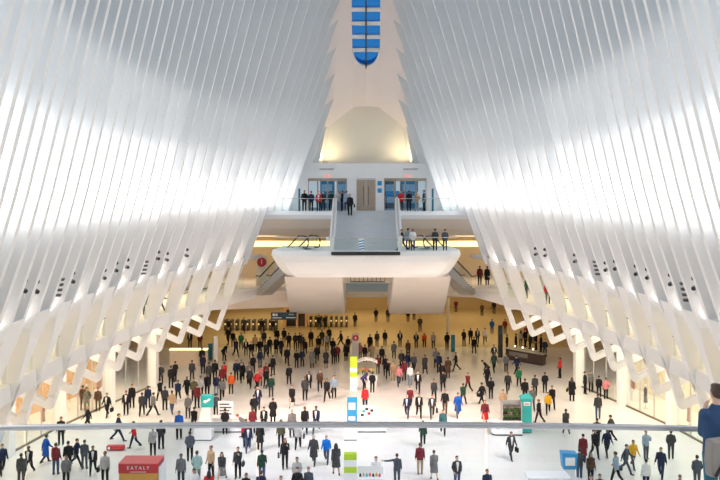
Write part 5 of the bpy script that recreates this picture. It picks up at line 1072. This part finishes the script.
 (-6.52, 81.53, 0, 9, 'stand', 'charcoal', None, 'black', 'jacket', 'short', 'k', 0, 1.037, 'person in charcoal jacket and black trousers standing, in front of ticket booth, the right one', 'people on the main floor'),
 (2.73, 78.05, 0, 179, 'step', 'grey', None, 'charcoal', 'jacket', 'short', 'k', 0, 1.003, 'person in grey jacket and charcoal trousers walking away, rear-right of flower stall', 'people on the main floor'),
 (3.58, 84.21, 0, 7, 'pockets', 'black', 'white', 'black', 'jacket', 'short', 'k', 2, 0.989, 'person in black jacket over white shirt standing, left of blue pylon, the left one', 'people on the main floor'),
 (5.24, 83.5, 0, -4, 'pockets', 'black', 'white', 'black', 'jacket', 'short', 'k', 0, 0.963, 'person in black jacket over white shirt standing, left of blue pylon, the right one', 'people on the main floor'),
 (6.14, 84.03, 0, -7, 'bend', 'orange', None, 'black', 'jacket', 'short', 'k', 2, 0.985, 'person in orange jacket and black trousers bending, left of blue pylon', 'people on the main floor'),
 (7.02, 83.45, 0, 1, 'stand', 'lightgrey', None, 'black', 'jacket', 'short', 'k', 0, 0.958, 'person in pale grey jacket and black trousers standing, left of blue pylon', 'people on the main floor'),
 (8.36, 82.58, 0, 188, 'pockets', 'black', None, 'black', 'jacket', 'short', 'k', 2, 1.05, 'person in black jacket and matching trousers standing, left of blue pylon', 'people on the main floor'),
 (4.15, 79.01, 0, -8, 'walk', 'brown', None, 'black', 'jacket', 'short', 'b', 2, 0.985, 'person in brown jacket and black trousers walking, left of blue pylon', 'people on the main floor'),
 (3.25, 73.22, 0, 7, 'pockets', 'charcoal', None, 'black', 'jacket', 'short', 'k', 0, 1.02, 'person in charcoal jacket and black trousers standing, right of flower stall', 'people on the main floor'),
 (3.79, 72.78, 0, 190, 'stand', 'navy', None, 'denim', 'jacket', 'short', 'k', 1, 0.985, 'person in navy jacket and denim trousers standing, right of flower stall', 'people on the main floor'),
 (4.32, 72.18, 0, 7, 'walk', 'slate', None, 'black', 'jacket', 'short', 'b', 0, 1.007, 'person in slate jacket and black trousers walking, left of blue pylon', 'people on the main floor'),
 (5.27, 71.51, 0, 188, 'step', 'charcoal', None, 'charcoal', 'coat', 'short', 'b', 0, 0.994, 'person in charcoal long coat stepping away, front-left of blue pylon', 'people on the main floor'),
 (6.56, 71.91, 0, 168, 'stand', 'navy', None, 'black', 'jacket', 'short', 'k', 0, 1.033, 'person in navy jacket and black trousers standing, front-left of blue pylon', 'people on the main floor'),
 (6.47, 73.99, 0, 3, 'pockets', 'grey', None, 'black', 'jacket', 'short', 'b', 1, 1.043, 'person in grey jacket and black trousers standing, front-left of blue pylon', 'people on the main floor'),
 (7.17, 69.95, 0, 189, 'pockets', 'brown', None, 'black', 'coat', 'short', 'b', 1, 1.046, 'person in brown long coat standing, in front of blue pylon', 'people on the main floor'),
 (8.18, 72.73, 0, -101, 'step', 'black', None, 'black', 'jacket', 'short', 'k', 0, 0.977, 'person in black jacket and matching trousers walking, in front of blue pylon, rightmost', 'people on the main floor'),
 (6.47, 68.09, 0, -5, 'walk', 'black', None, 'black', 'jacket', 'short', 'k', 0, 1.048, 'person in black jacket and matching trousers walking, in front of blue pylon, leftmost', 'people on the main floor'),
 (2.33, 69.04, 0, -6, 'stand', 'tan', None, 'khaki', 'jacket', 'short', 'b', 0, 0.961, 'person in tan jacket and khaki trousers standing, right of flower stall', 'people on the main floor'),
 (3.27, 68.82, 0, 1, 'stand', 'maroon', None, 'black', 'jacket', 'short', 'k', 2, 1.029, 'person in maroon jacket and black trousers standing, right of flower stall', 'people on the main floor'),
 (10.38, 84.77, 0, 138, 'pockets', 'black', None, 'black', 'jacket', 'short', 'k', 1, 1.003, 'person in black jacket and matching trousers standing, right of blue pylon', 'people on the main floor'),
 (10.87, 80.5, 0, 179, 'step', 'black', None, 'black', 'jacket', 'short', 'k', 0, 1.004, 'person in black jacket and matching trousers walking away, right of blue pylon', 'people on the main floor'),
 (11.93, 85.69, 0, 7, 'stand', 'charcoal', 'white', 'black', 'jacket', 'short', 'k', 0, 0.996, 'person in charcoal jacket over white shirt standing, right of blue pylon', 'people on the main floor'),
 (11.26, 86.12, 0, -12, 'walk', 'black', None, 'black', 'jacket', 'short', 'b', 1, 1.009, 'person in black jacket and matching trousers walking, right of blue pylon', 'people on the main floor'),
 (12.78, 85.91, 0, -11, 'walk', 'white', None, 'denim', 'jacket', 'short', 'k', 0, 1.022, 'person in white jacket and denim trousers walking, rear-left of dark pylon', 'people on the main floor'),
 (14.5, 92.09, 0, 171, 'pockets', 'blue', None, 'denim', 'jacket', 'short', 'k', 2, 0.984, 'person in blue jacket and denim trousers standing, behind dark pylon', 'people on the main floor'),
 (15.34, 105.79, 0, -9, 'pockets', 'brown', None, 'black', 'jacket', 'short', 'b', 1, 0.968, 'person in brown jacket and black trousers standing, rear-right of blue pylon', 'people on the main floor'),
 (17.21, 107.56, 0, 170, 'pockets', 'black', None, 'black', 'jacket', 'short', 'k', 1, 1.05, 'person in black jacket and matching trousers standing, behind dark pylon', 'people on the main floor'),
 (12.26, 76.65, 0, 11, 'walk', 'black', 'white', 'black', 'jacket', 'short', 'k', 0, 0.995, 'person in black jacket over white shirt walking, front-left of dark pylon', 'people on the main floor'),
 (11.57, 72.32, 0, 9, 'walk', 'darkgreen', None, 'black', 'jacket', 'short', 'k', 2, 1.037, 'person in dark green jacket and black trousers walking, in front of dark pylon', 'people on the main floor'),
 (10.67, 69.95, 0, -100, 'bend', 'black', None, 'black', 'jacket', 'short', 'k', 1, 0.994, 'person in black jacket and matching trousers bending, in front of dark pylon', 'people on the main floor'),
 (12.66, 72.32, 0, 180, 'stand', 'grey', None, 'black', 'jacket', 'short', 'k', 0, 0.957, 'person in grey jacket and black trousers standing, in front of dark pylon', 'people on the main floor'),
 (13.42, 71.11, 0, -144, 'walk', 'navy', None, 'black', 'jacket', 'short', 'k', 0, 1.028, 'person in navy jacket and black trousers walking away, front-left of bar counter', 'people on the main floor'),
 (16.0, 92.09, 0, -4, 'pockets', 'maroon', None, 'black', 'jacket', 'short', 'k', 2, 0.988, 'person in maroon jacket and black trousers standing, behind dark pylon', 'people on the main floor'),
 (14.46, 82.05, 0, 86, 'stand', 'black', 'white', 'black', 'jacket', 'short', 'k', 0, 0.971, 'person in black jacket over white shirt standing, rear-right of dark pylon', 'people on the main floor'),
 (10.14, 67.02, 0, 184, 'walk', 'black', None, 'black', 'jacket', 'short', 'k', 2, 0.993, 'person in black jacket and matching trousers walking away, in front of dark pylon', 'people on the main floor'),
 (5.29, 100.79, 0, 182, 'stand', 'black', None, 'black', 'jacket', 'short', 'k', 0, 0.986, 'person in black jacket and matching trousers standing, rear-left of blue pylon, leftmost', 'people on the main floor'),
 (6.14, 102.4, 0, 177, 'stand', 'black', None, 'black', 'jacket', 'short', 'k', 0, 0.99, 'person in black jacket and matching trousers standing, rear-left of blue pylon, second from left', 'people on the main floor'),
 (6.31, 93.43, 0, -7, 'pockets', 'charcoal', None, 'black', 'jacket', 'short', 'b', 0, 1.038, 'person in charcoal jacket and black trousers standing, left of blue pylon', 'people on the main floor'),
 (11.03, 107.56, 0, -4, 'stand', 'black', None, 'black', 'jacket', 'short', 'k', 0, 0.972, 'person in black jacket and matching trousers standing, behind blue pylon', 'people on the main floor'),
 (12.31, 109.4, 0, -9, 'pockets', 'maroon', None, 'black', 'jacket', 'short', 'k', 0, 0.964, 'person in maroon jacket and black trousers standing, behind blue pylon', 'people on the main floor'),
 (8.14, 108.47, 0, 1, 'stand', 'black', None, 'black', 'jacket', 'short', 'b', 0, 0.978, 'person in black jacket and matching trousers standing, rear-left of blue pylon, rightmost', 'people on the main floor'),
 (7.25, 109.4, 0, 185, 'stand', 'black', None, 'black', 'jacket', 'short', 'k', 0, 1.042, 'person in black jacket and matching trousers standing, rear-left of blue pylon, third from left', 'people on the main floor'),
 (2.77, 100.79, 0, -3, 'stand', 'charcoal', None, 'charcoal', 'jacket', 'short', 'b', 1, 1.033, 'person in charcoal jacket and matching trousers standing, well right of right turnstiles', 'people on the main floor'),
 (1.26, 100.79, 0, 170, 'pockets', 'black', None, 'black', 'jacket', 'short', 'k', 1, 0.994, 'person in black jacket and matching trousers standing, right of right turnstiles', 'people on the main floor'),
 (-15.77, 92.09, 0, -8, 'walk', 'black', None, 'black', 'jacket', 'short', 'k', 0, 1.038, 'person in black jacket and matching trousers walking, left of left turnstiles', 'people on the main floor'),
 (-14.14, 92.75, 0, -3, 'step', 'charcoal', None, 'black', 'jacket', 'short', 'k', 0, 1.039, 'person in charcoal jacket and black trousers walking, left of left turnstiles', 'people on the main floor'),
 (-11.97, 92.09, 0, 183, 'pockets', 'black', None, 'black', 'jacket', 'short', 'k', 0, 1.032, 'person in black jacket and matching trousers standing, right of left turnstiles', 'people on the main floor'),
 (-10.78, 92.75, 0, 7, 'step', 'black', None, 'black', 'jacket', 'short', 'b', 0, 0.953, 'person in black jacket and matching trousers walking, right of left turnstiles', 'people on the main floor'),
 (-5.57, 94.81, 0, 177, 'pockets', 'black', None, 'black', 'jacket', 'short', 'k', 0, 1.033, 'person in black jacket and matching trousers standing, left of right turnstiles', 'people on the main floor'),
 (-4.9, 95.52, 0, 7, 'walk', 'black', None, 'black', 'jacket', 'short', 'k', 0, 0.989, 'person in black jacket and matching trousers walking, left of right turnstiles', 'people on the main floor'),
 (-1.33, 96.97, 0, 183, 'walk', 'black', None, 'black', 'jacket', 'short', 'k', 1, 1.013, 'person in black jacket and matching trousers walking away, right of right turnstiles', 'people on the main floor'),
 (15.48, 82.58, 0, 88, 'stand', 'black', None, 'black', 'jacket', 'short', 'k', 2, 0.96, 'person in black jacket and matching trousers standing, rear-left of bar counter', 'people on the main floor'),
 (16.41, 84.79, 0, 177, 'stand', 'lightgrey', None, 'black', 'jacket', 'long', 'b', 0, 0.958, 'long haired person in pale grey jacket and black trousers standing, behind bar counter', 'people on the main floor'),
 (16.75, 84.18, 0, 40, 'pockets', 'black', None, 'black', 'jacket', 'short', 'k', 0, 1.049, 'person in black jacket and matching trousers standing, behind bar counter, the left one', 'people on the main floor'),
 (17.04, 83.12, 0, -135, 'stand', 'charcoal', None, 'black', 'jacket', 'short', 'k', 0, 0.998, 'person in charcoal jacket and black trousers standing, behind bar counter', 'people on the main floor'),
 (17.55, 82.58, 0, -92, 'stand', 'black', None, 'black', 'jacket', 'short', 'b', 0, 1.033, 'person in black jacket and matching trousers standing, rear-right of bar counter, the left one', 'people on the main floor'),
 (17.83, 81.53, 0, -85, 'pockets', 'black', None, 'black', 'jacket', 'short', 'k', 2, 1.008, 'person in black jacket and matching trousers standing, rear-right of bar counter, the right one', 'people on the main floor'),
 (17.93, 85.91, 0, -1, 'stand', 'black', None, 'black', 'jacket', 'short', 'b', 0, 0.989, 'person in black jacket and matching trousers standing, behind bar counter, the right one', 'people on the main floor'),
 (17.53, 87.67, 0, -6, 'stand', 'maroon', None, 'black', 'jacket', 'short', 'k', 2, 0.953, 'person in maroon jacket and black trousers standing, behind bar counter', 'people on the main floor'),
 (17.68, 79.01, 0, -39, 'pockets', 'navy', None, 'black', 'jacket', 'short', 'k', 0, 1.007, 'person in navy jacket and black trousers standing, right of bar counter', 'people on the main floor'),
 (10.36, 72.84, 7.8, 0, 'stand', 'maroon', None, 'black', 'jacket', 'short', 'k', 2, 0.997, 'person in dark red jacket standing on the right far walkway', 'people on the upper levels'),
 (11.05, 72.94, 7.8, 180, 'stand', 'black', None, 'black', 'coat', 'short', 'k', 2, 0.978, 'person in long black coat at the rib end of the right far walkway', 'people on the upper levels'),
 (12.74, 63.6, 7.8, -90, 'pockets', 'green', None, 'black', 'jacket', 'short', 'k', 0, 1.003, 'person in bright green jacket in a gap of the right gallery', 'people on the upper levels'),
 (13.69, 60.2, 7.8, 0, 'stand', 'red', None, 'charcoal', 'jacket', 'short', 'k', 0, 1.04, 'person in red top in a gap of the right gallery railing', 'people on the upper levels'),
 (-16.65, 39.6, 7.8, 0, 'stand', 'charcoal', None, 'black', 'jacket', 'short', 'k', 0, 1.012, 'person in dark jacket in a gap of the left gallery, nearest', 'people on the upper levels'),
 (-15.06, 54.7, 7.8, 180, 'stand', 'black', None, 'black', 'jacket', 'short', 'k', 2, 1.041, 'person in black jacket in a gap of the left gallery, middle', 'people on the upper levels'),
 (-14.61, 56.7, 7.8, 90, 'walk', 'charcoal', None, 'black', 'jacket', 'short', 'b', 0, 0.97, 'person in charcoal jacket walking along the left gallery', 'people on the upper levels'),
 (2.8, 61.86, 11.7, -90, 'walk', 'black', None, 'black', 'jacket', 'short', 'k', 0, 0.981, 'person in black walking along the landing beside the stair foot', 'people on the upper levels'),
 (3.28, 62.52, 11.7, 180, 'stand', 'lightblue', None, 'denim', 'jacket', 'short', 'k', 1, 0.972, 'person in light blue top beside the right stair foot on the landing', 'people on the upper levels'),
 (3.62, 61.91, 11.7, 0, 'pockets', 'white', None, 'denim', 'jacket', 'short', 'r', 2, 0.962, 'person in white top right of two others on the landing', 'people on the upper levels'),
 (5.34, 61.87, 11.7, 180, 'pockets', 'charcoal', None, 'charcoal', 'jacket', 'short', 'k', 0, 0.971, 'person in charcoal standing behind the landing railing, right of the escalator', 'people on the upper levels'),
 (6.12, 61.98, 11.7, 180, 'pockets', 'slate', None, 'slate', 'jacket', 'short', 'b', 0, 0.954, 'person in slate jacket at the right end of the landing', 'people on the upper levels'),
 (-5.33, 69.21, 14.6, 0, 'pockets', 'black', None, 'black', 'jacket', 'short', 'k', 1, 1.035, 'person in black at the left end of the upper platform railing', 'people on the upper levels'),
 (-4.72, 68.87, 14.6, 180, 'pockets', 'navy', None, 'black', 'jacket', 'short', 'k', 0, 0.99, 'person in navy jacket at the upper platform railing, second from the left post', 'people on the upper levels'),
 (-4.07, 68.61, 14.6, 0, 'stand', 'red', 'white', 'black', 'jacket', 'short', 'b', 0, 0.975, 'person in red top between two dark figures on the upper platform', 'people on the upper levels'),
 (-3.72, 69.3, 14.6, 0, 'pockets', 'charcoal', None, 'black', 'jacket', 'short', 'k', 0, 0.984, 'person in charcoal right of the red top on the upper platform', 'people on the upper levels'),
 (-3.06, 69.81, 14.6, 180, 'pockets', 'darkgreen', None, 'black', 'jacket', 'short', 'k', 0, 0.994, 'person in dark green jacket before the left street doors', 'people on the upper levels'),
 (-2.43, 69.49, 14.6, 0, 'phone', 'lightgrey', None, 'lightdenim', 'jacket', 'short', 'b', 0, 1.02, 'person in pale grey top at the head of the left stair rail', 'people on the upper levels'),
 (-2.11, 70.3, 14.6, -90, 'pockets', 'black', None, 'black', 'jacket', 'short', 'k', 1, 1.017, 'person in black at the right edge of the left street doors', 'people on the upper levels'),
 (3.01, 68.99, 14.6, 0, 'stand', 'red', None, 'charcoal', 'jacket', 'short', 'k', 0, 1.025, 'person in red jacket at the head of the right stair rail', 'people on the upper levels'),
 (3.71, 69.01, 14.6, 180, 'stand', 'black', None, 'black', 'jacket', 'short', 'k', 1, 1.01, 'person in black jacket before the right street doors', 'people on the upper levels'),
 (4.42, 69.3, 14.6, 0, 'photo', 'tan', None, 'lightgrey', 'jacket', 'short', 'y', 1, 0.956, 'person in tan top before the right street doors', 'people on the upper levels'),
 (5.05, 69.6, 14.6, -90, 'stand', 'slate', None, 'black', 'jacket', 'short', 'k', 0, 1.036, 'person in slate jacket beside the right teal glass post', 'people on the upper levels'),
 (-1.34, 67.17, 14.278, 0, 'stand', 'black', None, 'black', 'jacket', 'short', 'k', 0, 1.03, 'person in black with a bag near the top of the stairs', 'people on the upper levels'),
 (-1.67, 68.7, 14.6, 180, 'stand', 'lightblue', None, 'denim', 'jacket', 'short', 'b', 0, 1.0, 'person in light blue top just behind the one descending the stairs', 'people on the upper levels'),
]
for a in PEOPLE: person(*a)
# ---- bags people carry (each a thing of its own)
def bag(x, y, z, rz, m, size, label, kind='shoulder_bag'):
    r = empty(kind, (x, y, z), R(rz), label=label, cat='bag')
    w_, h_ = .17*size, .26*size
    MB().loft([[(-w_*q, -.06*size, zz), (w_*q, -.06*size, zz), (w_*q, .06*size, zz), (-w_*q, .06*size, zz)] for zz, q in ((0, .92), (h_*.5, 1.05), (h_, .9))]).build('body', m, r, bevel=.02)
    MB().tube([(-w_*.6, 0, h_*.97), (-w_*.5, 0, h_*1.35), (w_*.5, 0, h_*1.35), (w_*.6, 0, h_*.97)], .012*size, 6).build('strap' if kind == 'shoulder_bag' else 'handle', rubber, r)
BAGS = [
 (-16.9, 46.45, 0.68, -62, 'slate', 1.0, 'slate shoulder bag carried by person in black left of red bench', 'shoulder_bag'),
 (-14.82, 44.3, 0.68, 89, 'black', 1.0, 'black shoulder bag carried by person in pale grey left of red topped kiosk', 'shoulder_bag'),
 (-6.94, 45.2, 0.68, 85, 'charcoal', 1.0, 'charcoal shoulder bag carried by person in charcoal in front of menu board counter', 'shoulder_bag'),
 (-5.1, 46.67, 0.68, 97, 'slate', 1.0, 'slate shoulder bag carried by person in black well left of lime stand', 'shoulder_bag'),
 (-3.91, 50.39, 0.68, 269, 'slate', 1.0, 'slate shoulder bag carried by person in pale grey left of blue sign podium', 'shoulder_bag'),
 (9.15, 48.56, 0.4, 102, 'black', 1.1, 'black briefcase carried by person in charcoal in front of flower rack', 'briefcase'),
 (14.12, 44.54, 0.68, -48, 'slate', 1.0, 'slate shoulder bag carried by person in light blue well right of curved white counter', 'shoulder_bag'),
 (-18.3, 57.59, 0.4, 79, 'black', 1.1, 'black briefcase carried by person in black right of left shops', 'briefcase'),
 (-13.0, 63.54, 0.68, 99, 'slate', 1.0, 'slate shoulder bag carried by person in black in front of white pylon', 'shoulder_bag'),
 (-7.9, 63.37, 0.68, 270, 'slate', 1.0, 'slate shoulder bag carried by person in dark green rear-right of menu board counter', 'shoulder_bag'),
 (-2.66, 62.06, 0.68, 78, 'charcoal', 1.0, 'charcoal shoulder bag carried by person in black left of flower stall', 'shoulder_bag'),
 (5.09, 57.39, 0.4, 89, 'black', 1.1, 'black briefcase carried by person in charcoal well left of flower rack', 'briefcase'),
 (8.55, 60.72, 0.68, -51, 'black', 1.0, 'black shoulder bag carried by person in black rear-left of flower rack', 'shoulder_bag'),
 (15.69, 62.35, 0.68, 236, 'brown', 1.0, 'brown shoulder bag carried by person in black left of right shops', 'shoulder_bag'),
 (18.77, 63.16, 0.68, 237, 'brown', 1.0, 'brown shoulder bag carried by person in black left of right shops, nearer the camera', 'shoulder_bag'),
 (-8.59, 71.3, 0.68, 240, 'black', 1.0, 'black shoulder bag carried by person in black well right of white pylon', 'shoulder_bag'),
 (2.08, 71.1, 0.68, 93, 'black', 1.0, 'black shoulder bag carried by person in black right of flower stall', 'shoulder_bag'),
 (11.22, 80.5, 0.68, 269, 'brown', 1.0, 'brown shoulder bag carried by person in black right of blue pylon', 'shoulder_bag'),
 (16.84, 107.63, 0.68, 260, 'brown', 1.0, 'brown shoulder bag carried by person in black behind dark pylon', 'shoulder_bag'),
 (-0.97, 67.17, 14.96, 90, 'charcoal', 1.0, 'charcoal shoulder bag carried by person in black near the top of the stairs', 'shoulder_bag'),
]
for a in BAGS: bag(a[0], a[1], a[2], a[3], CL[a[4]], a[5], a[6], a[7])
# ---- the man at the near railing
person(4.56, 10.35, 11.7, 186, 'camera', 'navyman', None, 'khakiman', 'jacket', 'short', 'b', 0, 1.05, 'person in navy blue top with a raised hand at the foreground railing, lower right corner')
r = empty('shoulder_bag', (4.42, 9.95, 12.52), R(20), label='taupe grey shoulder bag with black strap on the person at the railing', cat='bag')
MB().loft([[(-.21*q, -.07, zz), (.21*q, -.07, zz), (.21*q, .07, zz), (-.21*q, .07, zz)] for zz, q in ((0, .95), (.2, 1.05), (.46, .95))]).build('body', mat('taupe_canvas', (.26, .235, .21), .8, noise=.1), r, bevel=.03)
MB().tube([(-.17, -.085, .02), (.05, -.095, .3), (.12, -.11, .6), (.2, -.09, .85)], .018, 8).build('strap', rubber, r)
